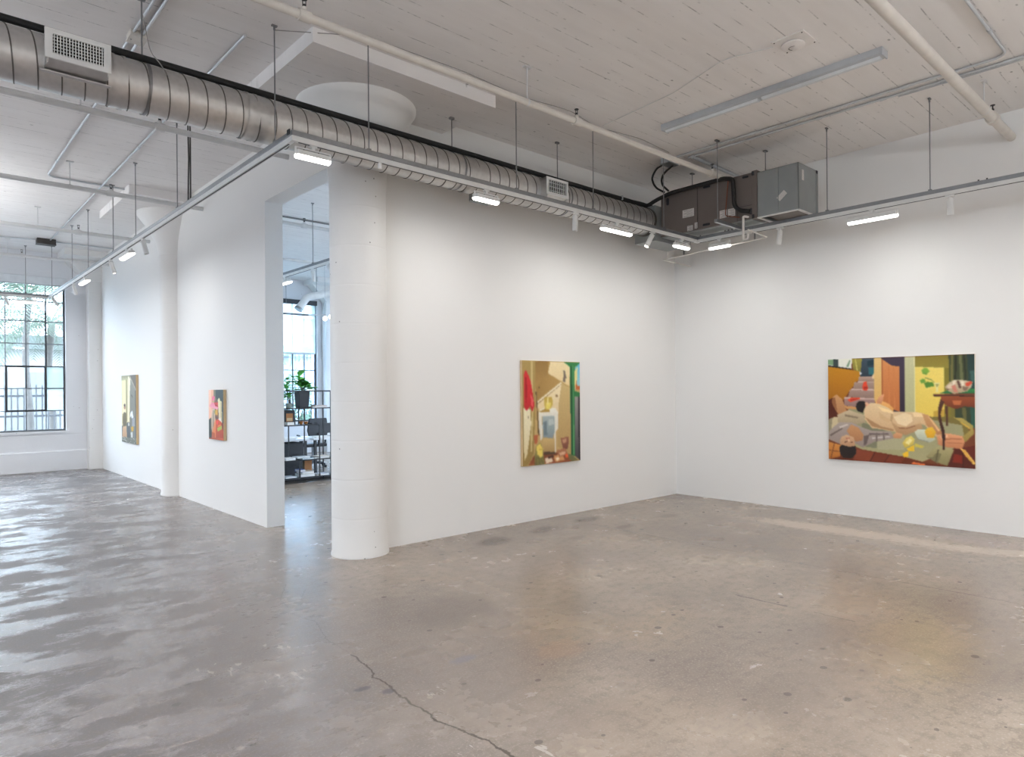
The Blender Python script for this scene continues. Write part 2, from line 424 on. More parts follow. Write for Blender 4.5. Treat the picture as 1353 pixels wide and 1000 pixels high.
# ------------------------------------------------------------------ the room
H = 4.59           # ceiling
FY = 17.05         # inside of the window wall
struct('floor', MB().box((-7, -5, -.2), (14, 17.5, 0)), M['floor'])
struct('ceiling', MB().box((-7, -5, H), (14, 17.5, H+.2)), M['ceiling'])
struct('wall_right', MB().box((8.9, -5, 0), (9.1, 6.24, H)), M['wall'])
struct('wall_middle', MB().box((3.44, 6.04, 0), (8.9, 6.24, H)), M['wall'])
w = MB().box((3.24, 7.95, 0), (3.46, 16.8, H)); w.box((3.24, 6.04, 3.905), (3.46, 7.95, H))
struct('wall_left', w, M['wall'])
struct('wall_rear', MB().box((-7, -5.2, 0), (9.1, -5, H)), M['wall'])
SIDE_ADDED = [(-3.6, 0.2)]; w = MB(); y = -5.2  # unseen window opening, added to let in more daylight
for a, b in SIDE_ADDED:
    w.box((-7.3, y, 0), (-7, a, H)); w.box((-7.3, a, 0), (-7, b, .84)); w.box((-7.3, a, 4.06), (-7, b, H)); y = b
w.box((-7.3, y, 0), (-7, 17.5, H)); struct('wall_outer', w, M['brick_white'])
OFFICE_ADDED = [(7.6, 11.4), (12.6, 16.4)]; w = MB(); y = 6.24  # unseen office openings, added for more blue daylight
for a, b in OFFICE_ADDED:
    w.box((11.5, y, 0), (11.8, a, H)); w.box((11.5, a, 0), (11.8, b, .84)); w.box((11.5, a, 4.06), (11.8, b, H)); y = b
w.box((11.5, y, 0), (11.8, 17.5, H)); struct('wall_office', w, M['wall'])

# window wall with its openings
OPEN = [(-6.4, -2.75), (-1.15, 2.62), (4.45, 8.36)]
WB, WT = .84, 4.06
w = MB(); x = -7
for a, b in OPEN:
    w.box((x, FY, 0), (a, FY+.35, H)); w.box((a, FY, 0), (b, FY+.35, WB)); w.box((a, FY, WT), (b, FY+.35, H)); x = b
w.box((x, FY, 0), (14, FY+.35, H))
struct('wall_far', w, M['brick_white'])
struct('trim_1', MB().prism([(FY-.05, 0), (FY-.05, .40), (FY-.02, .425), (FY+.02, .425), (FY+.02, 0)], 0, -7, 3.0), M['brick_white'])
# window sills and pilasters
w = MB()
for a, b in OPEN: w.box((a-.05, FY-.04, WB-.05), (b+.05, FY+.2, WB))
struct('trim_2', w, M['brick_white'])
def pilaster(x0, x1, name):
    w = MB().box((x0, 16.78, 0), (x1, FY+.01, H-.12)); w.box((x0-.015, 16.76, 0), (x1+.015, FY, .415))
    w.prism([(x0-.42, H-.12), (x0, 4.02), (x1, 4.02), (x1+.42, H-.12)], 1, 16.72, FY)
    w.box((x0-.52, 16.2, H-.13), (x1+.52, FY, H))
    return struct(name, w, M['concrete_white'])
pilaster(3.0, 3.86, 'trim_3'); pilaster(8.5, 9.3, 'trim_4'); pilaster(-2.3, -1.6, 'trim_5')
# thickened slab squares over the columns
w = MB().box((2.50, 5.13, 4.465), (4.46, 7.05, H)); struct('trim_6', w, M['ceiling'])
w = MB().box((2.42, 10.72, 4.465), (4.30, 12.62, H)); struct('trim_7', w, M['ceiling'])

def column(x, y, r, label):
    t = thing('column', label, 'column', (x, y, 0))
    sh = [(r*1.03, 0), (r*1.03, .02), (r, .05)]
    sh += [(r, .4*k) for k in range(1, 9)]
    sh += [(r, 3.62)]
    obj('shaft', MB().lathe(sh, (x, y, 0), 40), M['concrete_white'], t, smooth=True)
    cp = [(r, 3.62), (r*1.02, 3.72), (r*1.07, 3.85), (r*1.18, 4.0), (r*1.42, 4.14), (r*1.44, 4.15), (r*1.72, 4.27), (r*1.74, 4.285), (r*2.0, 4.39), (r*2.11, 4.435), (r*2.12, 4.465)]
    obj('capital', MB().lathe(cp, (x, y, 0), 48), M['concrete_white'], t, smooth=True)
    t['kind'] = 'structure'
    return t
column(3.42, 6.06, .278, 'round white concrete column at the outer corner beside the doorway')
column(3.345, 11.655, .285, 'white concrete column half buried in the left wall between two paintings')

# ------------------------------------------------------------------ windows
def window(name, x0, x1, z0, z1, sash, vent, dark):
    y = FY+.10; n = max(2, round((x1-x0)/.333)); m = 7
    root = MB(); f = .035
    root.ring(x0, x1, z0, z1, f, f, y-.03, y+.03)
    o = struct(name, root, sash)
    xs = [x1-(x1-x0)*i/n for i in range(n+1)]; zs = [.84, 1.27, 1.74, 2.20, 2.67, 3.14, 3.56, z1]
    b = MB()
    for i in range(1, n):
        t = .016 if i % 2 else .022
        b.box((xs[i]-t/2, y-.02, z0), (xs[i]+t/2, y+.02, z1))
    for z in zs[1:-1]:
        b.box((x0, y-.018, z-.01), (x1, y+.018, z+.01))
    obj('glazing_bars', b, sash, o)
    g = MB().box((x0+f, y-.003, z0+f), (x1-f, y+.003, z1-f)); obj('pane', g, M['glass_day_cast' if dark else 'glass'], o)
    if vent:
        va, vb = xs[3], xs[1]; v = MB(); t = .04
        v.ring(va-.01, vb+.01, 1.255, 2.215, t, t, y-.045, y-.015)
        v.box(((va+vb)/2-.012, y-.04, 1.74), ((va+vb)/2+.012, y-.016, 2.2))
        obj('vent_sash', v, M['dark_sash'], o, bevel=.004)
        fr = MB()
        for i, j in ((0, 3), (0, 2), (2, 3)):
            fr.box((xs[i+1]+.015, y-.009, zs[j if j < 3 else 3]+.02 - (0 if j < 3 else 0)), (xs[i]-.015, y-.005, zs[j+1]-.02)) if j < 3 else None
        fr.box((xs[1]+.02, y-.009, 1.28), (xs[0]-.04, y-.005, 1.73)); fr.box((xs[1]+.02, y-.009, 1.75), (xs[0]-.04, y-.005, 2.19)); fr.box((xs[3]+.04, y-.009, 1.75), (xs[2]-.02, y-.005, 2.17))
        obj('frosted_pane', fr, M['frosted'], o)
        d = MB()
        for i in (1, 2): d.box((xs[i]-.016, y-.026, 1.27), (xs[i]+.016, y-.019, 3.56)) if i == 1 else None
        d.box((xs[1]-.014, y-.025, 1.73), (xs[0], y-.019, 1.75)); d.box((xs[1]-.014, y-.025, 1.26), (xs[0], y-.019, 1.275)); d.box((xs[1], y-.025, 2.19), (xs[0], y-.019, 2.205))
        d.box((xs[2], y-.025, 3.13), (xs[1], y-.019, 3.145)); d.box((xs[0]-.03, y-.032, .9), (xs[0]-.012, y-.02, 3.9))
        obj('bare_steel_bars', d, M['dark_sash'], o)
    return o
window('window_1', -1.15, 2.62, .84, 4.06, M['steel_sash'], True, False)
window('window_2', 4.45, 8.36, .84, 4.06, M['dark_sash'], False, True)
window('window_3', -6.4, -2.75, .84, 4.06, M['steel_sash'], False, False)
for k, (a, b) in enumerate(SIDE_ADDED+OFFICE_ADDED):  # frames and panes of the unseen windows added for daylight
    f = MB(); xw = -7.16 if k < len(SIDE_ADDED) else 11.65
    for i in range(12): f.box((xw-.02, a+(b-a)*i/11-.012, .84), (xw+.02, a+(b-a)*i/11+.012, 4.06))
    for z in (.85, 1.27, 1.74, 2.20, 2.67, 3.14, 3.56, 4.05): f.box((xw-.02, a, z-.01), (xw+.02, b, z+.01))
    o = struct('window_%d' % (k+4), f, M['steel_sash']); obj('pane', MB().box((xw-.003, a, .84), (xw+.003, b, 4.06)), M['glass' if k < len(SIDE_ADDED) else 'glass_day_cast'], o)
t = thing('roller_blind', 'rolled up white blind across the top of the far left window', 'blind', (.7, FY, 3.9))
obj('cassette', MB().box((-1.15, FY-.03, 3.915), (2.64, FY+.06, 4.07)), M['blind'], t, bevel=.01)
obj('bottom_bar', MB().box((-1.13, FY-.012, 3.895), (2.61, FY+.03, 3.915)), M['grey_metal'], t)
t = thing('roller_blind', 'translucent white shade half lowered over the office window', 'blind', (6.4, FY, 2.64))
obj('shade_fabric', MB().box((4.5, FY-.02, 2.66), (8.30, FY-.016, 3.95)), M['scrim'], t)
obj('bottom_bar', MB().box((4.5, FY-.03, 2.63), (8.30, FY-.006, 2.66)), M['grey_metal'], t)
obj('headrail', MB().box((4.5, FY-.06, 3.94), (8.34, FY+.01, 4.06)), M['dark_sash'], t)

# ------------------------------------------------------------------ outdoors
struct('ground', MB().box((-45, -20, -.4), (45, 60, -.3)), simple('pale_paving', (150, 150, 148), .8))
t = thing('picket_fence', 'grey steel picket fence outside the far left window', 'fence', (2, 20.5, -.3))
f = MB(); f.box((-8, 20.47, 1.55), (14, 20.51, 1.60)); f.box((-8, 20.47, .15), (14, 20.51, .2)); f.box((-8, 20.47, 1.05), (14, 20.51, 1.1))
obj('rail', f, simple('fence_grey', (104, 107, 111), .6), t)
f = MB(); x = -8
while x < 14:
    f.box((x, 20.45, -.3), (x+.03, 20.48, 1.85)); x += .125
pk = obj('picket', f, simple('fence_picket', (112, 115, 119), .6), t); pk['kind'] = 'stuff'
t = thing('neighbouring_building', 'pale flat roofed building beyond the fence outside', 'building', (4, 34, -.3))
obj('wall', MB().box((-10, 33, -.3), (22, 40, 3.4)), simple('pale_render', (166, 168, 168), .8), t)
obj('roof_edge', MB().box((-10.4, 32.5, 3.4), (22.4, 40, 3.95)), simple('roof_fascia', (104, 110, 110), .8), t)
for xx in (-4, -.5, 3.0, 6.5, 10): obj('shutter', MB().box((xx, 32.95, .2), (xx+1.9, 33.02, 2.5)), simple('shutter_grey', (116, 120, 122), .6), t)
def palm(x, y, h, r, label, nf, seed, L=2.4):
    rr = random.Random(seed); t = thing('palm_tree', label, 'tree', (x, y, -.3), group=None)
    pts = [(x+.05*math.sin(i*.5), y, -.3+(h+.3)*i/14) for i in range(15)]
    obj('trunk', MB().tube(pts, [r*(1.25-.25*i/14)*(1+.07*(i % 2)) for i in range(15)], 12), simple('palm_bark', (130, 126, 122), .9, 0, .2, 8), t, smooth=True)
    fr = MB()
    for k in range(nf):
        az = rr.uniform(0, 2*PI); el = rr.uniform(-.1, 1.2); ln = L*rr.uniform(.75, 1.1); pr = None; P = Vector((x, y, h))
        d = Vector((math.cos(az)*math.cos(el), math.sin(az)*math.cos(el), math.sin(el))); rib = []
        for i in range(13):
            rib.append(P.copy()); P = P+d*(ln/12); d = (d+Vector((0,0,-.13))).normalized()
        fr.tube(rib, [.018*(1-i/14) for i in range(13)], 5)
        for i in range(2, 13):
            tg = (rib[min(i+1, 12)]-rib[i-1]).normalized(); sd = tg.cross(Vector((0,0,1))); sd = sd.normalized() if sd.length > .01 else Vector((1,0,0))
            lw = .55*math.sin(PI*(i/13)**.8)+.1
            for sg in (-1, 1):
                for q in (0, .5):
                    b = rib[i]-tg*q*ln/12; tip = b+sd*sg*lw*.8+tg*lw*.5+Vector((0,0,-lw*.45)); wd = tg*.022
                    fr.add([b-wd, b+wd, tip], [(0, 1, 2)])
    o = obj('fronds', fr, simple('palm_leaf', (122, 138, 122), .6, 0, .12, 6), t); o['kind'] = 'stuff'
    return t
palm(2.30, 20.0, 4.0, .065, 'slim palm tree outside the far left window, trunk in the third pane column', 26, 3)
palm(2.98, 21.6, 3.5, .08, 'palm tree at the right edge of the far left window', 24, 9)
palm(.9, 23, 4.6, .08, 'palm tree at the left edge of the photo outside the window', 24, 12, 3.0)
t = thing('shrub', 'green leafy shrub outside the office window', 'shrub', (9.6, 20, -.3))
f = MB(); rr = random.Random(4)
for k in range(500):
    p = Vector((9.6+rr.gauss(0, .9), 20+rr.gauss(0, .5), 1.2+rr.gauss(0, .8))); a = Vector((rr.uniform(-1,1), rr.uniform(-1,1), rr.uniform(-1,1))).normalized()*.14; b = a.orthogonal()*.5
    f.add([p-a, p+b, p+a, p-b], [(0,1,2,3)])
o = obj('foliage', f, M['palm_dark'], t); o['kind'] = 'stuff'
obj('stem', MB().tube([(9.6, 20, -.3), (9.6, 20, 1.2)], .05), M['stem'], t)

# ------------------------------------------------------------------ the big spiral duct
DY, DZ, DR = 5.55, 3.883, .179
def spiral(x0, x1, y, z, r, pitch, n=40):
    mb = MB(); prof = [(0, 0, 0), (.93, 0, 0), (.945, .005, 1), (.985, .005, 1)]; P = len(prof)
    rows = []; k = 0; x = x0
    while x < x1+pitch:
        for q, (f, dr, mi) in enumerate(prof): rows.append((x+f*pitch, r+dr, mi))
        x += pitch
    vs = []; 
    for (xx, rad, mi) in rows:
        for j in range(n+1):
            a = 2*PI*j/n-PI/2*0; xs = min(max(xx+pitch*(j/n-1), x0), x1)
            vs.append((xs, y+rad*math.cos(a+PI/2), z+rad*math.sin(a+PI/2)))
    fs = []; mi = []
    for i in range(len(rows)-1):
        for j in range(n):
            fs.append((i*(n+1)+j, (i+1)*(n+1)+j, (i+1)*(n+1)+j+1, i*(n+1)+j+1)); mi.append(1 if (i % P) in (1, 2, 3) else 0)
    o = len(mb.v); mb.v += vs; mb.f += fs; mb.mi += mi
    return mb
t = thing('spiral_duct', 'long galvanised spiral duct running overhead along the middle wall', 'duct', (2.3, DY, DZ))
obj('duct_pipe', spiral(-3, 7.49, DY, DZ, DR, .135), [M['duct'], M['seam']], t, smooth=True)
for xx in (1.17, 2.12, 4.42):
    b = MB()
    for dx in (-.035, .035): b.tube([(xx+dx-.01, DY, DZ), (xx+dx+.01, DY, DZ)], DR+.008, 40, False)
    b.tube([(xx-.035, DY, DZ), (xx+.035, DY, DZ)], DR+.004, 40, False)
    obj('joint_collar', b, M['duct'], t, smooth=True)
b = MB().tube([(7.46, DY, DZ), (7.495, DY, DZ)], DR+.012, 40); obj('end_flange', b, M['seam'], t)
for (xx, top) in ((1.36, H), (4.27, 4.465), (5.85, H), (-1.0, H)):
    b = MB().tube([(xx, DY+.06, DZ+DR-.01), (xx, DY+.06, top)], .006, 6); b.cbox((xx, DY+.06, top-.01), (.05, .03, .02)); b.tube([(xx-.012, DY, DZ), (xx+.012, DY, DZ)], DR+.005, 40, False)
    obj('hanger_strap', b, M['rod'], t)
b = MB().box((4.60, DY+.05, DZ-DR-.03), (4.86, DY+.2, DZ-.1)); obj('rear_damper_box', b, M['galv'], t, bevel=.01)

def register(x0, x1, z0, z1, yf, label, nv, nh):
    t = thing('air_register', label, 'air vent', ((x0+x1)/2, yf, z0), group=None)
    fx, fz = (.045, .035) if x1-x0 > .36 else (.03, .03)
    b = MB()
    b.ring(x0, x1, z0, z1, fx, fz, yf, yf+.012)
    obj('frame', b, M['white_metal'], t, bevel=.003)
    b = MB()
    for i in range(nv):
        xx = x0+fx+(x1-x0-2*fx)*(i+.5)/nv; b.box((xx-.0028, yf+.004, z0+fz), (xx+.0028, yf+.014, z1-fz))
    for i in range(nh):
        zz = z0+fz+(z1-z0-2*fz)*(i+.5)/nh; b.box((x0+fx, yf+.018, zz-.003), (x1-fx, yf+.024, zz+.003))
    obj('louvres', b, M['white_metal'], t)
    obj('throat_shade', MB().box((x0+fx*.6, yf+.05, z0+fz*.6), (x1-fx*.6, yf+.055, z1-fz*.6)), M['grille_shade'], t)  # dark plate stands for the shade inside the vent
    b = MB().box((x0+.012, yf+.012, z0-.03), (x0+.02, DY-.07, z1)); b.box((x1-.02, yf+.012, z0-.03), (x1-.012, DY-.07, z1)); b.box((x0+.012, yf+.012, z1-.012), (x1-.012, DY-.05, z1-.004))
    b.prism([(yf+.012, z0), (yf+.012, z0+.012), (DY-.1, z0-.05), (DY-.1, z0-.062)], 0, x0+.012, x1-.012)
    b.box((x0-.015, DY-DR-.006, z0-.055), (x1+.015, DY-DR+.03, z0-.045))
    obj('boot', b, M['duct'], t)
    return t
register(.708, 1.088, 3.815, 4.012, 5.27, 'wide white air vent on the duct at the upper left, crosshatched louvres', 17, 6)
register(5.325, 5.675, 3.803, 3.996, 5.27, 'small white air vent on the duct further along near the air handler', 9, 3)

# insulated black pipe lying on the duct, then along the air handler
t = thing('refrigerant_pipe', 'thick black insulated pipe lying along the top of the duct and air handler', 'pipe', (2, 5.48, 4.1))
obj('insulation', MB().bend([(-3, 5.52, 4.097), (7.5, 5.52, 4.097), (7.575, 5.43, 4.17), (7.575, 5.2, 4.218), (7.575, 4.42, 4.225), (7.57, 4.29, 4.19), (7.57, 4.275, 3.86), (7.57, 4.21, 3.785), (7.60, 4.09, 3.755)], .026, .05, 12), M['black'], t, smooth=True)
obj('insulation', MB().bend([(6.9, 5.565, 4.100), (7.40, 5.565, 4.13), (7.8, 5.56, 4.12)], .022, .1, 10), M['black'], t, smooth=True)
obj('tie', MB().box((6.93, 5.49, 4.075), (6.95, 5.60, 4.13)), M['grey_metal'], t)
t = thing('copper_pipe', 'thin copper tube running down the front of the air handler', 'pipe', (7.6, 4.37, 3.71))
obj('tube', MB().bend([(7.606, 4.375, 4.19), (7.606, 4.417, 3.767), (7.606, 4.225, 3.71)], .006, .03, 8), M['copper'], t, smooth=True)

# ------------------------------------------------------------------ air handler
t = thing('air_handler', 'brown metal air handling unit hung under the ceiling in the far corner', 'air handler', (7.9, 4.7, 3.66))
ax, bx, ay, by, az, bz = 7.62, 8.13, 4.06, 5.38, 3.67, 4.225
obj('cabinet', MB().box((ax, ay, az), (bx, by, bz)), M['cabinet'], t, bevel=.006)
obj('bottom_pan', MB().box((ax+.01, ay+.01, az-.012), (bx-.01, by-.01, az)), M['galv'], t)
b = MB().box((ax-.004, 4.815, az+.005), (ax, 4.822, bz-.005)); obj('panel_seam', b, M['cabinet_dark'], t)
b = MB().prism([(4.26, az), (4.265, az), (4.265, 3.838), (ay+.01, 3.838), (ay+.01, 3.832), (4.26, 3.832)], 0, ax-.004, ax); obj('panel_seam', b, M['cabinet_dark'], t)
b = MB().box((ax-.012, 4.0, az-.01), (bx+.01, 4.065, bz+.012)); obj('end_flange', b, M['cabinet'], t, bevel=.004)
for zz in (4.205, 3.69): obj('corner_bracket', MB().box((ax-.02, 4.035, zz-.025), (ax-.01, 4.062, zz+.02)), M['black_plastic'], t)
def slot(y, z, w_, h_):
    b = MB(); n = 16; pts = []
    for i in range(n):
        a = 2*PI*i/n; r_ = min(w_, h_)/2; px = math.cos(a)*r_; pz = math.sin(a)*r_
        px += math.copysign(max(0, w_/2-r_), px); pz += math.copysign(max(0, h_/2-r_), pz); pts.append((y+px, z+pz))
    b.prism(pts, 0, ax-.010, ax); return obj('handle', b, M['black_plastic'], t, bevel=.002)
slot(4.68, 4.188, .10, .026); slot(4.69, 3.712, .10, .03); slot(4.151, 4.188, .08, .028); slot(5.27, 4.125, .04, .1); slot(4.05+.03, 3.757, .05, .075)
def label(y0, y1, z0, z1, cols):
    o = obj('sticker', MB().box((ax-.005, y0, z0), (ax-.0005, y1, z1)), M['sticker'], t)
    b = MB(); n = 5
    for i in range(n):
        zz = z0+(z1-z0)*(i+.7)/(n+.6); b.box((ax-.0065, y0+(y1-y0)*.1, zz-.002), (ax-.0052, y1-(y1-y0)*(.12+.25*(i % 2)), zz+.002))
    obj('print', b, M['label_print'], o)
label(4.87, 5.04, 3.86, 3.96, 1); label(4.89, 4.97, 3.675, 3.742, 1); label(4.818, 4.86, 3.69, 3.765, 1); label(4.40, 4.50, 3.75, 3.845, 1); label(4.29, 4.385, 3.748, 3.842, 1)
for (xx, yy) in ((8.02, 4.1), (8.1, 5.2)):
    b = MB().tube([(xx, yy, bz), (xx, yy, H)], .006, 6); b.cbox((xx, yy, H-.01), (.06, .04, .015)); obj('hanger_rod', b, M['rod'], t)
t = thing('return_plenum', 'galvanised sheet metal box on the near end of the air handler', 'duct box', (7.85, 3.75, 3.67))
b = MB().box((7.62, 3.50, 3.67), (7.625, 4.0, 4.205)); b.box((8.115, 3.50, 3.67), (8.12, 4.0, 4.205)); b.box((7.62, 3.50, 3.67), (8.12, 3.505, 4.205)); b.box((7.62, 3.5, 4.2), (8.12, 4.0, 4.205)); b.box((7.62, 3.995, 3.67), (8.12, 4.0, 4.205))
obj('sheet_metal_box', b, M['galv'], t)
obj('standing_seam', MB().box((7.614, 3.738, 3.69), (7.62, 3.744, 4.2)), M['galv'], t); obj('standing_seam', MB().box((8.075, 3.494, 3.67), (8.122, 3.502, 4.206)), M['galv'], t)
b = MB().ring(7.61, 8.13, 3.49, 4.0, .03, .03, 3.657, 3.669); b.v = [(v[0], v[2], v[1]) for v in b.v]; b.f = [f[::-1] for f in b.f]
obj('opening_frame', b, M['white_metal'], t)
obj('filter', MB().box((7.64, 3.52, 3.70), (8.1, 3.97, 3.71)), M['cabinet'], t)
b = MB(); b.prism([(3.762, 3.850), (3.672, 3.922), (3.632, 3.878), (3.722, 3.803)], 0, 7.617, 7.6195); obj('tape_patch', b, M['sticker'], t)
b = MB().box((7.705, 3.4975, 4.02), (7.755, 3.4995, 4.14)); obj('tape_patch', b, M['sticker'], t)
obj('corner_clip', MB().cbox((8.09, 3.5, 4.185), (.03, .02, .035)), M['black_plastic'], t)
t = thing('supply_plenum', 'grey sheet metal box joining the far end of the air handler to the duct', 'duct box', (7.9, 5.56, 3.61))
b = MB().box((7.50, 5.39, 3.612), (8.24, 5.73, 4.085)); obj('sheet_metal_box', b, M['galv'], t, bevel=.004)
b = MB().tube([(8.24, 5.33, 3.60), (8.24, 5.33, 3.85)], .006, 6); obj('hanger_rod', b, M['rod'], t)

# condensate drain
t = thing('drain_pipe', 'thin white plastic drain pipe with a trap below the air handler', 'pipe', (8.0, 4.6, 3.48))
obj('trap', MB().bend([(7.63, 4.118, 3.696), (7.59, 4.15, 3.706), (7.585, 4.165, 3.70), (7.585, 4.165, 3.425), (7.59, 4.115, 3.425), (7.595, 4.115, 3.50), (7.60, 4.06, 3.50)], .014, .03, 10), M['pvc'], t, smooth=True)
obj('pipe_run', MB().bend([(7.45, 4.03, 3.50), (7.91, 4.03, 3.48), (8.14, 5.72, 3.478), (8.905, 5.75, 3.478)], .010, .03, 8), M['pvc'], t, smooth=True)
for p in ((7.93, 4.2), (8.11, 5.35)):
    obj('hanger', MB().box((p[0]-.006, p[1]-.006, 3.48), (p[0]+.006, p[1]+.006, 3.655)), M['rod'], t)
obj('end_cap', MB().cbox((8.12, 5.62, 3.53), (.016, .016, .07)), M['pvc'], t)

# ------------------------------------------------------------------ light rails
def rail(name_label, p, q, rods, hang=H, feed=None):
    """strut channel with a white lighting track beneath it, hung on threaded rods"""
    t = thing('light_rail', name_label, 'light track', (p[0], p[1], 3.55), group=None)
    ux, uy = q[0]-p[0], q[1]-p[1]; L = math.hypot(ux, uy); ux /= L; uy /= L; nx, ny = -uy, ux
    def bar(w_, z0, z1, a=0, b=0, off=0):
        mb = MB(); P0 = (p[0]+ux*a+nx*off, p[1]+uy*a+ny*off); Q0 = (q[0]-ux*b+nx*off, q[1]-uy*b+ny*off)
        vs = []
        for z in (z0, z1):
            for (c, s_) in ((P0, -1), (Q0, -1), (Q0, 1), (P0, 1)): vs.append((c[0]+nx*s_*w_/2, c[1]+ny*s_*w_/2, z))
        return mb.add(vs, [(3,2,1,0),(4,5,6,7),(0,1,5,4),(1,2,6,5),(2,3,7,6),(3,0,4,7)])
    m = bar(.041, 3.597, 3.637); obj('strut_channel', m, M['strut'], t, bevel=.003)
    m = bar(.004, 3.60, 3.634, 0, 0, .0225); m2 = bar(.004, 3.60, 3.634, 0, 0, -.0225)
    m = bar(.036, 3.556, 3.597); obj('track', m, M['white_metal'], t, bevel=.002)
    m = bar(.012, 3.553, 3.5565, .06, .06); obj('conductor_slot', m, M['black_plastic'], t)
    for d in rods:
        b = MB(); x, y = p[0]+ux*d, p[1]+uy*d; tp = hang
        if 2.42 < x < 4.46 and 5.13 < y < 7.05: tp = 4.465
        b.tube([(x, y, 3.62), (x, y, tp)], .0055, 6); b.cbox((x, y, 3.645), (.03, .03, .012)); b.cbox((x, y, tp-.006), (.045, .022, .012)); b.tube([(x, y, tp-.04), (x, y, tp-.012)], .009, 8)
        obj('hanger_rod', b, M['rod'], t)
    return t
TY, TX, LX = 4.98, 7.86, 2.26
t = rail('light track along the middle wall, hung below the duct', (LX-.02, TY), (TX-.026, TY), (.68, 2.36, 3.53, 4.87))
obj('end_cover', MB().box((LX-.044, TY-.022, 3.598), (LX-.036, TY+.022, 3.636)), M['black_plastic'], t)
obj('live_feed', MB().tube([(3.025, TY, 3.555), (3.025, TY, 3.51)], .018, 12), M['white_metal'], t)
t = rail('light track along the right wall', (TX, TY+.02), (TX, -3.4), (1.72, 2.76, 3.9, 5.2, 6.6))
obj('cross_arm', MB().box((7.20, 4.29, 3.60), (TX-.02, 4.33, 3.64)), M['strut'], t, bevel=.003)
b = MB().tube([(7.25, 4.31, 3.64), (7.25, 4.31, H)], .0055, 6); b.cbox((7.25, 4.31, H-.008), (.07, .03, .016)); obj('hanger_rod', b, M['rod'], t)
for yy in (4.42, 4.47, 4.52, 4.57, 4.93, 1.82, 1.75): obj('bolt', MB().cbox((TX, yy, 3.642), (.012, .012, .022)), M['cabinet_dark'], t)
rail('light track along the left wall running to the far window', (LX, TY+.021), (LX, 16.5), (.32, 2.92, 4.68, 5.92, 7.64, 9.01, 11.16))
rail('short light track in front of the far left window', (LX-.021, 16.5), (-4.2, 16.5), (.37, 1.6, 3.4, 5.2))
rail('light track inside the office behind the doorway', (4.82, 7.0), (4.82, 12.6), (2.95, 4.9))

# ------------------------------------------------------------------ fixtures
def area_lamp(parent, loc, rot, sx, sy, power, col=(1, .985, .965)):
    li = bpy.data.lights.new('lamp', 'AREA'); li.shape = 'RECTANGLE'; li.size = sx; li.size_y = sy; li.energy = power; li.color = col
    o = bpy.data.objects.new('lamp', li); C.objects.link(o); o.parent = parent; o.location = loc; o.rotation_euler = rot
    return o
def linear(L, tilt, label, loc, rz, power):
    """wall washer; local x along the rail, local +y towards the wall"""
    t = thing('wall_washer_light', label, 'track light', loc, rz, group=None, world=False)
    b = MB().box((-.03, -.015, -.012), (.03, .015, 0)); b.box((-.012, -.012, -.032), (.012, .012, -.010)); obj('adapter', b, M['white_metal'], t)
    b = MB().box((-L/2-.008, -.006, -.038), (L/2+.008, .006, -.030))
    for s_ in (-1, 1): b.box((s_*(L/2+.004)-.004, -.008, -.085), (s_*(L/2+.004)+.004, .008, -.032))
    obj('yoke', b, M['white_metal'], t)
    R = Matrix.Translation((0, 0, -.075)) @ Matrix.Rotation(tilt, 4, 'X')
    b = MB().prism([(-.044, -.016), (.044, -.016), (.036, .020), (-.036, .020)], 0, -L/2, L/2).xform(R); obj('housing', b, M['white_metal'], t, bevel=.003)
    pr = []
    for i in range(9):
        a = PI*i/8; pr.append((-.042*math.cos(a), -.016-.030*math.sin(a)))
    b = MB().prism(pr, 0, -L/2+.004, L/2-.004).xform(R); obj('lens', b, M['led'], t)
    p = R @ Vector((0, 0, -.052))
    area_lamp(t, p, (tilt, 0, 0), L, .08, power)
    return t
def spot(label, loc, rz, tilt, lit=None, off=0.0, power=25):
    t = thing('track_spotlight', label, 'track light', loc, rz, group=None, world=False)
    b = MB().box((-.04, -.016, -.014), (.04, .016, 0)); b.tube([(0, 0, -.012), (0, 0, -.035)], .010, 10); obj('adapter', b, M['white_metal'], t)
    R = Matrix.Translation((0, 0, -.03)) @ Matrix.Rotation(off, 4, 'Y') @ Matrix.Rotation(tilt, 4, 'X')
    b = MB().lathe([(.0005, 0), (.027, 0), (.030, -.004), (.030, -.165), (.027, -.168), (.025, -.158)], (0,0,0), 24).xform(R); obj('housing', b, M['white_metal'], t, smooth=True)
    b = MB().lathe([(.025, -.158), (.0005, -.158)], (0,0,0), 20) if not lit else MB().lathe([(.0265, -.166), (.018, -.172), (.0005, -.175)], (0,0,0), 20)
    obj('lens', b.xform(R), M['led_warm'] if lit else M['led_off'], t)
    if lit:
        li = bpy.data.lights.new('lamp', 'SPOT'); li.energy = power; li.spot_size = math.radians(lit[3] if len(lit) > 3 else 30); li.spot_blend = .8; li.shadow_soft_size = .03; li.color = (1, .95, .87)
        o = bpy.data.objects.new('lamp', li); C.objects.link(o); o.parent = t
        Wm = Matrix.Translation(loc) @ Matrix.Rotation(rz, 4, 'Z'); p = R @ Vector((0, 0, -.19)); tg = Wm.inverted() @ Vector(lit[:3])
        o.location = p; o.rotation_euler = (tg-p).to_track_quat('-Z', 'Y').to_euler()
    return t
ZT = 3.553; T = math.radians(9)
PW = 9.2
linear(.28, T, 'short bright wall washer at the outer corner of the ceiling tracks, beside the column', (2.42, TY, ZT), 0, 5)
linear(.28, T, 'short lit wall washer on the middle wall track, second from the track corner', (4.20, TY, ZT), 0, PW)
linear(.50, T, 'long lit wall washer on the middle wall track just past the small vent', (6.18, TY, ZT), 0, PW)
linear(.28, T, 'short lit wall washer below the air handler on the middle wall track', (7.50, TY, ZT), 0, 5)
RZ = -PI/2
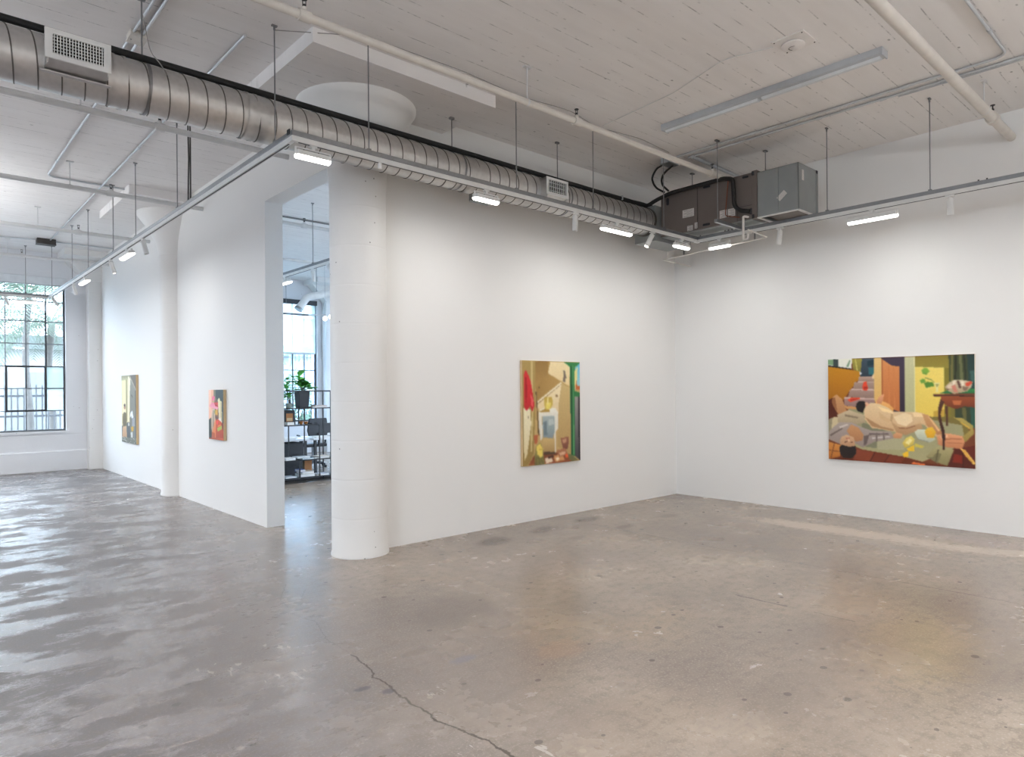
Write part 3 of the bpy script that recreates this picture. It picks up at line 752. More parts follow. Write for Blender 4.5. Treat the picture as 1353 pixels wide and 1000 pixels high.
linear(.28, T, 'short lit wall washer below the air handler on the right wall track', (TX, 4.65, ZT), RZ, 5)
linear(.50, T, 'long lit wall washer on the right wall track beyond the air handler', (TX, 2.80, ZT), RZ, PW)
linear(.50, T, 'long lit wall washer on the left wall track above the doorway side', (LX, 10.15, ZT), RZ, PW*.6)
linear(.50, T, 'far lit wall washer on the left wall track near the window', (LX, 12.98, ZT), RZ, PW*.05)
linear(.40, -T, 'thin wall washer seen edge on in front of the far left window', (1.85, 16.5, ZT), 0, 5)
linear(.40, T, 'lit wall washer on the office track seen through the doorway', (4.82, 11.0, ZT), RZ, 14)
linear(.50, T, 'added unseen long wall washer on the right wall track, first outside the right edge of the frame', (TX, .6, ZT), RZ, PW)  # unseen fill fixtures added on the continued track
linear(.50, T, 'added unseen long wall washer on the right wall track, second outside the right edge of the frame', (TX, -1.4, ZT), RZ, PW)
spot('white cylinder spotlight hanging straight down under the middle wall track', (5.47, TY, ZT), 0, .05)
spot('lit tilted cylinder spotlight by the corner of the tracks, aimed at the interior painting', (6.87, TY, ZT), 0, .25, (6.15, 6.02, 1.5, 26), .42, 11)
spot('white cylinder spotlight leaning left of the long washer on the right wall track', (TX, 3.84, ZT), RZ, .2, None, .22)
spot('white cylinder spotlight hanging straight down on the right wall track at the right edge', (TX, 2.065, ZT), RZ, .12)
spot('white cylinder spotlight on the left wall track nearest the column', (LX, 9.34, ZT), RZ, .2, None, -.15)
spot('lit cylinder spotlight on the left wall track between two wall washers', (LX, 11.1, ZT), RZ, .35, (3.24, 14.3, 1.5, 24), .3, 2)
spot('white cylinder spotlight on the left wall track beyond the far wall washer', (LX, 13.91, ZT), RZ, .3, None, .3)
spot('white cylinder spotlight at the far corner of the tracks by the window', (LX, 16.1, ZT), RZ, .5, None, -.4)
spot('grey looking spotlight in front of the far left window', (1.53, 16.5, ZT), 0, .2, None, -.5)
spot('office spotlight leaning towards the wall, left of two on the office track', (4.82, 9.95, ZT), RZ, .1, None, .12)
spot('office spotlight angled sharply beside the column, right of two on the office track', (4.82, 9.45, ZT), RZ, .3, None, -.75)
spot('unseen white cylinder spotlight high on the right wall track outside the frame', (TX, -.2, ZT), RZ, .45, (8.88, 2.9, 1.35, 34), -.6, 14)  # unseen lamp aimed at the reclining figures

# ------------------------------------------------------------------ sprinkler pipes
def sprinkler(label, y, x0, x1, z, r, mat, heads, hangers, couplings=()):
    t = thing('sprinkler_pipe', label, 'pipe', ((x0+x1)/2, y, z), group=None)
    obj('pipe', MB().tube([(x0, y, z), (x1, y, z)], r, 14), mat, t, smooth=True)
    for h in heads:
        b = MB().tube([(h-.045, y, z), (h+.045, y, z)], r*1.32, 14); b.tube([(h, y, z), (h, y, z+r+.03)], .02, 10); obj('tee', b, mat, t, smooth=True)
        b = MB().tube([(h, y, z+r+.03), (h, y, z+r+.05)], .014, 8); b.box((h-.014, y-.003, z+r+.045), (h-.010, y+.003, z+r+.085)); b.box((h+.010, y-.003, z+r+.045), (h+.014, y+.003, z+r+.085)); b.tube([(h, y, z+r+.085), (h, y, z+r+.09)], .022, 10)
        obj('sprinkler_head', b, M['black_metal'], t)
    for h in hangers:
        b = MB().tube([(h-.01, y, z), (h+.01, y, z)], r+.004, 16, False); b.tube([(h, y, z+r), (h, y, H)], .006, 6); b.cbox((h, y, H-.006), (.08, .04, .012)); obj('hanger', b, M['pipe_white'], t)
    return t
sprinkler('beige sprinkler pipe under the ceiling ending above the air handler', 4.48, -4, 8.9, 4.262, .031, M['beige'], (2.12, 4.95, 7.42), (4.28,))
sprinkler('thick beige sprinkler pipe at the upper right ending in the right wall', 1.76, -2, 8.9, 4.31, .045, M['beige'], (8.14,), (7.82,))
sprinkler('white sprinkler pipe passing just behind the duct at the left', 7.28, -4, 3.24, 4.255, .030, M['pipe_white'], (1.92,), (1.25,))
sprinkler('white sprinkler pipe second from the duct over the left bay', 10.16, -4, 3.24, 4.262, .030, M['pipe_white'], (2.08,), (1.62,))
sprinkler('white sprinkler pipe third from the duct over the left bay', 12.95, -4, 3.24, 4.262, .030, M['pipe_white'], (2.18,), (1.63,))
sprinkler('white sprinkler pipe nearest the far left window', 15.95, -4, 3.24, 4.285, .028, M['pipe_white'], (1.75,), (1.53,))
sprinkler('white sprinkler pipe across the office seen through the doorway', 10.16, 3.46, 11, 4.262, .030, M['pipe_white'], (4.78,), ())
sprinkler('far white sprinkler pipe across the office ceiling', 12.95, 3.46, 11, 4.262, .028, M['pipe_white'], (), (5.0,))

# ------------------------------------------------------------------ conduits and ceiling gear
def conduit(label, runs, r, mat, couplers=(), name='conduit', cat='conduit'):
    p0 = runs[0][0]; t = thing(name, label, cat, p0)
    for rn in runs: obj('tube', MB().bend(rn, r, .14, 10), mat, t, smooth=True)
    for (c, d) in couplers:
        b = MB().tube([Vector(c)-Vector(d)*.03, Vector(c)+Vector(d)*.03], r*1.4, 10); obj('coupling', b, mat, t)
    return t
zc = H-.018
conduit('thin steel conduit along the right ceiling with a bend at the upper right', [[(7.33, 4.93, zc), (7.33, 1.47, zc), (5.3, 1.47, zc)]], .012, M['conduit'], (((7.33, 2.3, zc), (0,1,0)), ((7.33, 3.9, zc), (0,1,0)), ((6.72, 1.47, zc), (1,0,0))))
conduit('straight steel conduit along the right ceiling beside the bent one', [[(7.47, 4.85, zc), (7.47, -4.8, zc)]], .012, M['conduit'], (((7.47, 3.2, zc), (0,1,0)), ((7.47, 2.55, zc), (0,1,0)), ((7.47, 1.5, zc), (0,1,0))))
conduit('third steel conduit at the upper right leading out of frame', [[(7.52, 2.42, zc), (7.52, -4.8, zc)]], .012, M['conduit'])
conduit('grey conduit from the ceiling box over the air handler to the right wall', [[(7.45, 4.78, H-.03), (8.9, 4.82, H-.03)]], .022, M['grey_metal'])
conduit('pale conduit down the left ceiling with a bend along the third pipe', [[(1.51, -2, zc), (1.49, 10.98, zc), (3.24, 10.98, zc)]], .013, M['conduit'], (((1.495, 7.1, zc), (0,1,0)), ((1.495, 8.9, zc), (0,1,0)), ((1.49, 10.2, zc), (0,1,0))))
conduit('second pale conduit beside the first above the duct at upper left', [[(1.43, -2, zc), (1.43, 7.6, zc)]], .012, M['conduit'])
conduit('pale conduit over the left bay ending at the dark ceiling box', [[(2.13, 5.6, zc), (2.15, 15.6, zc)]], .013, M['conduit'], (((2.14, 9.0, zc), (0,1,0)), ((2.14, 10.8, zc), (0,1,0)), ((2.145, 13.5, zc), (0,1,0))))
conduit('thin conduit along the far ceiling from the dark box to the left wall', [[(-3, 15.75, zc), (1.6, 15.75, zc), (1.98, 15.62, zc)], [(2.24, 15.66, zc), (3.24, 15.66, zc)]], .011, M['conduit'])
conduit('dark conduit across the office ceiling seen through the doorway', [[(3.5, 10.97, zc), (11, 10.97, zc)]], .014, M['rod'])
t = thing('strap_hanger', 'pair of dark vertical straps hanging over the doorway', 'hanger', (2.62, 7.95, 3.64))
obj('strap', MB().tube([(2.26, 7.55, 3.63), (2.275, 7.57, 4.1), (2.26, 7.55, H)], .008, 6), M['cabinet_dark'], t); obj('strap', MB().tube([(2.29, 7.57, 3.63), (2.30, 7.6, 4.1), (2.29, 7.57, H)], .008, 6), M['cabinet_dark'], t)
def jbox(label, c, d, mat, lid):
    t = thing('junction_box', label, 'electrical box', (c[0], c[1], c[2]-d[2]/2))
    obj('box_body', MB().cbox(c, d), mat, t, bevel=.004); obj('cover_plate', MB().cbox((c[0], c[1], c[2]-d[2]/2-.003), (d[0]+.012, d[1]+.012, .006)), lid, t)
    obj('screw', MB().tube([(c[0]-d[0]*.35, c[1], c[2]-d[2]/2-.006), (c[0]-d[0]*.35, c[1], c[2]-d[2]/2-.01)], .006, 8), M['rod'], t)
jbox('dark rectangular electrical box on the ceiling near the far left window', (2.09, 15.6, H-.05), (.30, .2, .1), M['cabinet_dark'], M['cabinet_dark'])
jbox('grey electrical box on the ceiling above the end of the black pipe', (7.36, 5.06, H-.04), (.20, .13, .075), M['grey_metal'], M['strut'])
jbox('small beige box joining the two conduits at the upper left', (1.465, 6.2, H-.025), (.12, .14, .05), M['beige'], M['beige'])
def cable(label, pts, r, mat, name='cable'):
    t = thing(name, label, 'cable', pts[-1]); obj('sheath', MB().bend(pts, r, .12, 8), mat, t, smooth=True); return t
cable('black flexible conduit curving left from the ceiling box to the air handler', [(7.32, 5.11, H-.05), (7.40, 5.21, H-.045), (7.43, 5.31, H-.05), (7.45, 5.38, 4.48), (7.45, 5.40, 4.43), (7.45, 5.38, 4.36), (7.47, 5.34, 4.29), (7.55, 5.27, 4.235)], .013, M['black'], 'flexible_conduit')
cable('black flexible conduit curving right from the ceiling box to the air handler', [(7.40, 5.04, H-.08), (7.43, 5.10, 4.495), (7.45, 5.17, 4.48), (7.45, 5.225, 4.44), (7.45, 5.25, 4.38), (7.46, 5.245, 4.31), (7.54, 5.20, 4.235)], .013, M['black'], 'flexible_conduit')
cable('thin pale cable strung between the rail hangers on the ceiling', [(2.27, 5.36, H-.02), (2.7, 5.0, H-.05), (2.92, 4.95, H-.02), (3.8, 4.85, H-.05), (4.62, 4.95, H-.02), (5.2, 4.8, H-.05), (5.8, 4.96, H-.02), (6.4, 4.8, H-.05), (7.12, 4.9, H-.02)], .004, M['cable'])
cable('thin white cable from the wireless access point across the ceiling', [(5.62, 2.8, H-.015), (5.5, 3.2, H-.01), (5.75, 3.9, H-.008), (5.85, 4.9, H-.012)], .004, M['pipe_white'])
cable('thin cable hanging beside the duct strap at upper left', [(1.36, 5.58, 4.45), (1.39, 5.5, 4.15), (1.44, 5.42, 4.05), (1.46, 5.35, 3.95)], .004, M['cable'])

t = thing('strip_light', 'unlit grey fluorescent strip light on the ceiling at the right', 'ceiling light', (6.4, 3.3, H-.08))
obj('housing', MB().prism([(6.345, H), (6.345, H-.055), (6.36, H-.065), (6.46, H-.065), (6.475, H-.055), (6.475, H)], 1, 2.18, 4.46), M['grey_metal'], t)
obj('diffuser', MB().prism([(6.375, H-.065), (6.39, H-.085), (6.43, H-.085), (6.445, H-.065)], 1, 2.2, 3.30), M['tube'], t); obj('diffuser', MB().prism([(6.375, H-.065), (6.39, H-.085), (6.43, H-.085), (6.445, H-.065)], 1, 3.34, 4.44), M['tube'], t)
for yy in (2.175, 4.465): obj('end_cap', MB().cbox((6.41, yy, H-.035), (.135, .014, .07)), M['grey_metal'], t, bevel=.003)
t = thing('wireless_access_point', 'white disc on a square plate screwed to the ceiling', 'access point', (5.69, 2.64, H-.05))
obj('plate', MB().box((5.55, 2.50, H-.012), (5.83, 2.78, H)), M['gypsum'], t, bevel=.002)
obj('disc', MB().lathe([(.09, -.012), (.098, -.02), (.098, -.028), (.075, -.04), (.0005, -.044)], (5.71, 2.66, H), 36), M['gypsum'], t, smooth=True)
obj('status_ring', MB().lathe([(.036, -.0435), (.038, -.0455), (.034, -.0455), (.032, -.0437)], (5.71, 2.66, H), 30, PI*.2, PI*1.25), M['label_print'], t)
for p in ((5.57, 2.52), (5.81, 2.52), (5.57, 2.76), (5.81, 2.76)): obj('screw', MB().tube([(p[0], p[1], H-.012), (p[0], p[1], H-.016)], .006, 8), M['cabinet_dark'], t)

# ------------------------------------------------------------------ paintings
def homography(src):
    """crop quad (TL, TR, BR, BL) -> unit square, u to the right, v down"""
    A = []; B = []
    for (x, y), (u, v) in zip(src, ((0,0),(1,0),(1,1),(0,1))):
        A += [[x, y, 1, 0, 0, 0, -u*x, -u*y], [0, 0, 0, x, y, 1, -v*x, -v*y]]; B += [u, v]
    h = np.linalg.solve(np.array(A, float), np.array(B, float)); return np.append(h, 1).reshape(3, 3)
def inside(px, py, poly):
    n = len(poly); r = np.zeros(px.shape, bool); j = n-1
    for i in range(n):
        xi, yi = poly[i]; xj, yj = poly[j]
        if yi != yj:
            r ^= ((yi > py) != (yj > py)) & (px < (xj-xi)*(py-yi)/(yj-yi)+xi)
        j = i
    return r
def canvas_mat(name):
    t = NT(name); a = t.n('ShaderNodeVertexColor', layer_name='paint'); c = t.coord()
    b = t.bsdf(a.outputs[0], .5, spec=.3); return t.m
M['paint'] = canvas_mat('oil_paint')
def painting(label, corner, ux, nrm, W, Hh, depth, quad, layers, nx, ny, edge, seed, grain=.008):
    """corner = top left of the picture face; ux = direction to the right along the wall; nrm = out of the wall"""
    c = Vector(corner); ux = Vector(ux); nrm = Vector(nrm); dn = Vector((0, 0, -1))
    t = thing('painting', label, 'painting', tuple(c+ux*W/2+dn*Hh-nrm*depth))
    Hm = homography(quad); gx = np.linspace(0, 1, nx+1); gy = np.linspace(0, 1, ny+1); U, V = np.meshgrid(gx, gy)
    col = np.zeros((ny+1, nx+1, 3))+.3; rng = np.random.RandomState(seed)
    for ly in layers:
        pts, c1 = ly[0], ly[1]; c2 = ly[2] if len(ly) > 2 and ly[2] else None; dr = ly[3] if len(ly) > 3 else 'v'
        uv = []
        for p in pts:
            q = Hm @ np.array([p[0], p[1], 1.0]); uv.append((q[0]/q[2], q[1]/q[2]))
        m = inside(U, V, uv); a = np.array(c1, float)
        if c2 is None: col[m] = a/255
        else:
            us = [p[0] for p in uv]; vs = [p[1] for p in uv]
            f = (U-min(us))/max(1e-6, max(us)-min(us)) if dr == 'h' else (V-min(vs))/max(1e-6, max(vs)-min(vs))
            k = a+(np.array(c2, float)-a)*np.clip(f, 0, 1)[..., None]; col[m] = k[m]/255
    # brushy variation
    nz = rng.normal(0, grain, (ny+1, nx+1, 1)); nz = (nz+np.roll(nz, 1, 0)+np.roll(nz, 1, 1))/1.7
    for _ in range(2 if nx > 80 else 1):
        pd = np.pad(col, ((1,1),(1,1),(0,0)), 'edge'); col = (pd[:-2,1:-1]+pd[2:,1:-1]+pd[1:-1,:-2]+pd[1:-1,2:]+pd[1:-1,1:-1]*3)/7
    col = np.clip(col*(1+nz), 0, 1)
    col = np.where(col <= .04045, col/12.92, ((col+.055)/1.055)**2.4)
    vs = [tuple(c+ux*W*U[j, i]+dn*Hh*V[j, i]) for j in range(ny+1) for i in range(nx+1)]
    w_ = nx+1; fs = [(j*w_+i, (j+1)*w_+i, (j+1)*w_+i+1, j*w_+i+1) for j in range(ny) for i in range(nx)]
    mb = MB(); mb.v = vs; mb.f = fs; mb.mi = [0]*len(fs)
    o = obj('painted_canvas', mb, M['paint'], t)
    at = o.data.color_attributes.new('paint', 'FLOAT_COLOR', 'POINT')
    flat = np.concatenate([col.reshape(-1, 3), np.ones((col.size//3, 1))], 1).astype(np.float32)
    at.data.foreach_set('color', flat.ravel())
    e = .0006; depth = depth-.001; b = MB(); P = [c, c+ux*W, c+ux*W+dn*Hh, c+dn*Hh]
    F = [p-nrm*e for p in P]; Bk = [p-nrm*depth for p in P]
    b.add(F+Bk, [(0,1,2,3), (7,6,5,4), (0,4,5,1), (1,5,6,2), (2,6,7,3), (3,7,4,0)]); obj('stretched_edge', b, edge, t)
    return t

# interior with washstand (middle wall)
Q = [(110,90),(535,97),(535,823),(108,873)]
LY = [
 ([(100,80),(545,80),(545,880),(100,880)], (200,172,114), (190,158,104)),
 ([(205,92),(420,93),(470,130),(470,300),(400,250),(210,405)], (160,126,70), (196,160,98), 'h'),
 ([(205,92),(300,92),(300,180),(205,300)], (150,118,66), (176,140,82)),
 ([(318,94),(420,96),(462,132),(458,277),(300,182),(306,150)], (240,222,176), (232,208,156)),
 ([(212,412),(400,252),(388,330),(376,480),(240,475)], (240,226,188), (226,204,158)),
 ([(210,398),(395,245),(402,256),(214,412)], (246,236,206)),
 ([(210,412),(398,258),(398,262),(214,418)], (150,116,70)),
 ([(400,258),(460,285),(470,780),(366,720),(378,400)], (206,178,122), (176,146,94)),
 ([(110,90),(206,92),(207,450),(196,640),(190,780),(150,860),(106,873)], (176,150,90), (150,124,70)),
 ([(172,92),(186,92),(190,450),(176,760),(165,760),(178,440)], (206,186,130)),
 ([(117,440),(166,450),(172,560),(142,780),(118,838)], (240,232,200), (222,206,160)),
 ([(150,500),(156,500),(156,516),(150,516)], (110,90,60)),
 ([(413,160),(425,160),(430,190),(438,215),(428,218),(426,247),(408,240),(415,200)], (120,106,92)),
 ([(415,97),(536,97),(536,112),(502,132),(496,310),(536,322),(536,352),(495,352),(496,795),(466,780),(462,132)], (52,128,72), (36,100,56)),
 ([(466,130),(476,122),(480,780),(468,776)], (28,80,46)), ([(484,120),(488,120),(490,785),(485,782)], (96,160,104)),
 ([(500,140),(536,104),(536,300),(500,300)], (110,190,222), (170,214,214)),
 ([(497,160),(520,130),(513,250),(498,300)], (232,224,150)),
 ([(502,285),(510,235),(516,270),(536,275),(536,300),(502,302)], (196,104,56)),
 ([(495,355),(534,350),(534,822),(495,792)], (150,146,142), (62,62,66)),
 ([(520,352),(536,350),(536,824),(524,815)], (70,66,66), (36,34,38)),
 ([(207,320),(213,320),(233,640),(222,640)], (96,76,48)),
 ([(121,200),(128,170),(140,165),(158,205),(172,245),(184,320),(198,420),(182,468),(166,425),(140,462),(119,430)], (212,52,54), (188,36,44)),
 ([(132,215),(140,210),(146,330),(136,420),(130,330)], (160,24,34)), ([(168,330),(190,380),(188,440),(175,420)], (224,90,92)),
 ([(228,470),(300,462),(373,470),(371,592),(356,612),(353,772),(342,772),(344,502),(252,502),(256,662),(240,682),(228,560)], (232,228,214), (214,208,192)),
 ([(236,455),(262,440),(352,438),(374,470),(232,476)], (240,236,222)),
 ([(255,502),(343,494),(347,610),(330,662),(260,655)], (168,180,178), (132,146,150)),
 ([(262,545),(288,530),(290,640),(266,640)], (112,128,134)), ([(300,520),(338,516),(340,560),(302,566)], (186,196,192)),
 ([(258,665),(344,662),(344,765),(260,775)], (206,176,120), (168,136,86)),
 ([(268,362),(300,356),(328,358),(334,410),(316,446),(274,452)], (196,164,72), (212,188,96)),
 ([(282,400),(322,396),(312,440),(284,446)], (232,214,110)), ([(292,362),(300,360),(302,410),(294,412)], (240,226,160)),
 ([(238,462),(270,446),(310,452),(308,466),(240,472)], (176,140,66)),
 ([(228,280),(240,282),(238,294),(228,292)], (110,84,50)), ([(352,340),(368,336),(372,352),(356,358)], (150,118,78)),
 ([(190,640),(222,640),(216,700),(196,706)], (178,98,62)),
 ([(150,862),(190,790),(262,772),(330,762),(400,772),(470,792),(500,812),(490,832),(268,854)], (112,62,40), (150,84,52)),
 ([(272,812),(312,792),(334,832),(280,852)], (232,214,190)), ([(330,790),(400,780),(420,820),(350,836)], (206,150,96)), ([(290,800),(330,786),(340,800),(300,812)], (70,40,30)),
 ([(350,810),(372,798),(380,816),(358,830)], (240,224,196)),
 ([(262,764),(345,760),(350,780),(268,784)], (76,58,44)),
 ([(388,660),(447,648),(450,690),(440,742),(408,745),(398,700)], (150,96,74), (116,70,56)), ([(400,670),(430,662),(432,690),(408,700)], (186,140,110)),
 ([(358,752),(420,732),(445,776),(380,802)], (166,110,78)), ([(376,770),(420,756),(426,776),(386,790)], (214,172,140)), ([(420,780),(440,776),(446,800),(424,804)], (224,92,52)),
 ([(440,772),(470,782),(520,822),(470,832),(452,812)], (108,106,66)),
 ([(205,722),(236,692),(256,732),(264,800),(270,852),(194,866),(196,792)], (150,138,76), (118,110,64)),
 ([(209,722),(236,702),(258,742),(255,792),(240,806),(214,782)], (232,208,104)), ([(212,742),(256,744),(256,748),(212,746)], (190,160,70)),
]
for i in range(9): LY.append(([(200+i*7,800),(202+i*7,800),(200+i*8,858),(197+i*8,858)], (94,88,52)))
painting('tall painting of an interior with washstand, red cloth and broom on the middle wall', (5.611, 6.0, 1.985), (1,0,0), (0,-1,0), 1.04, 1.295, .04, Q, LY, 96, 130, M['canvas_edge'], 3)

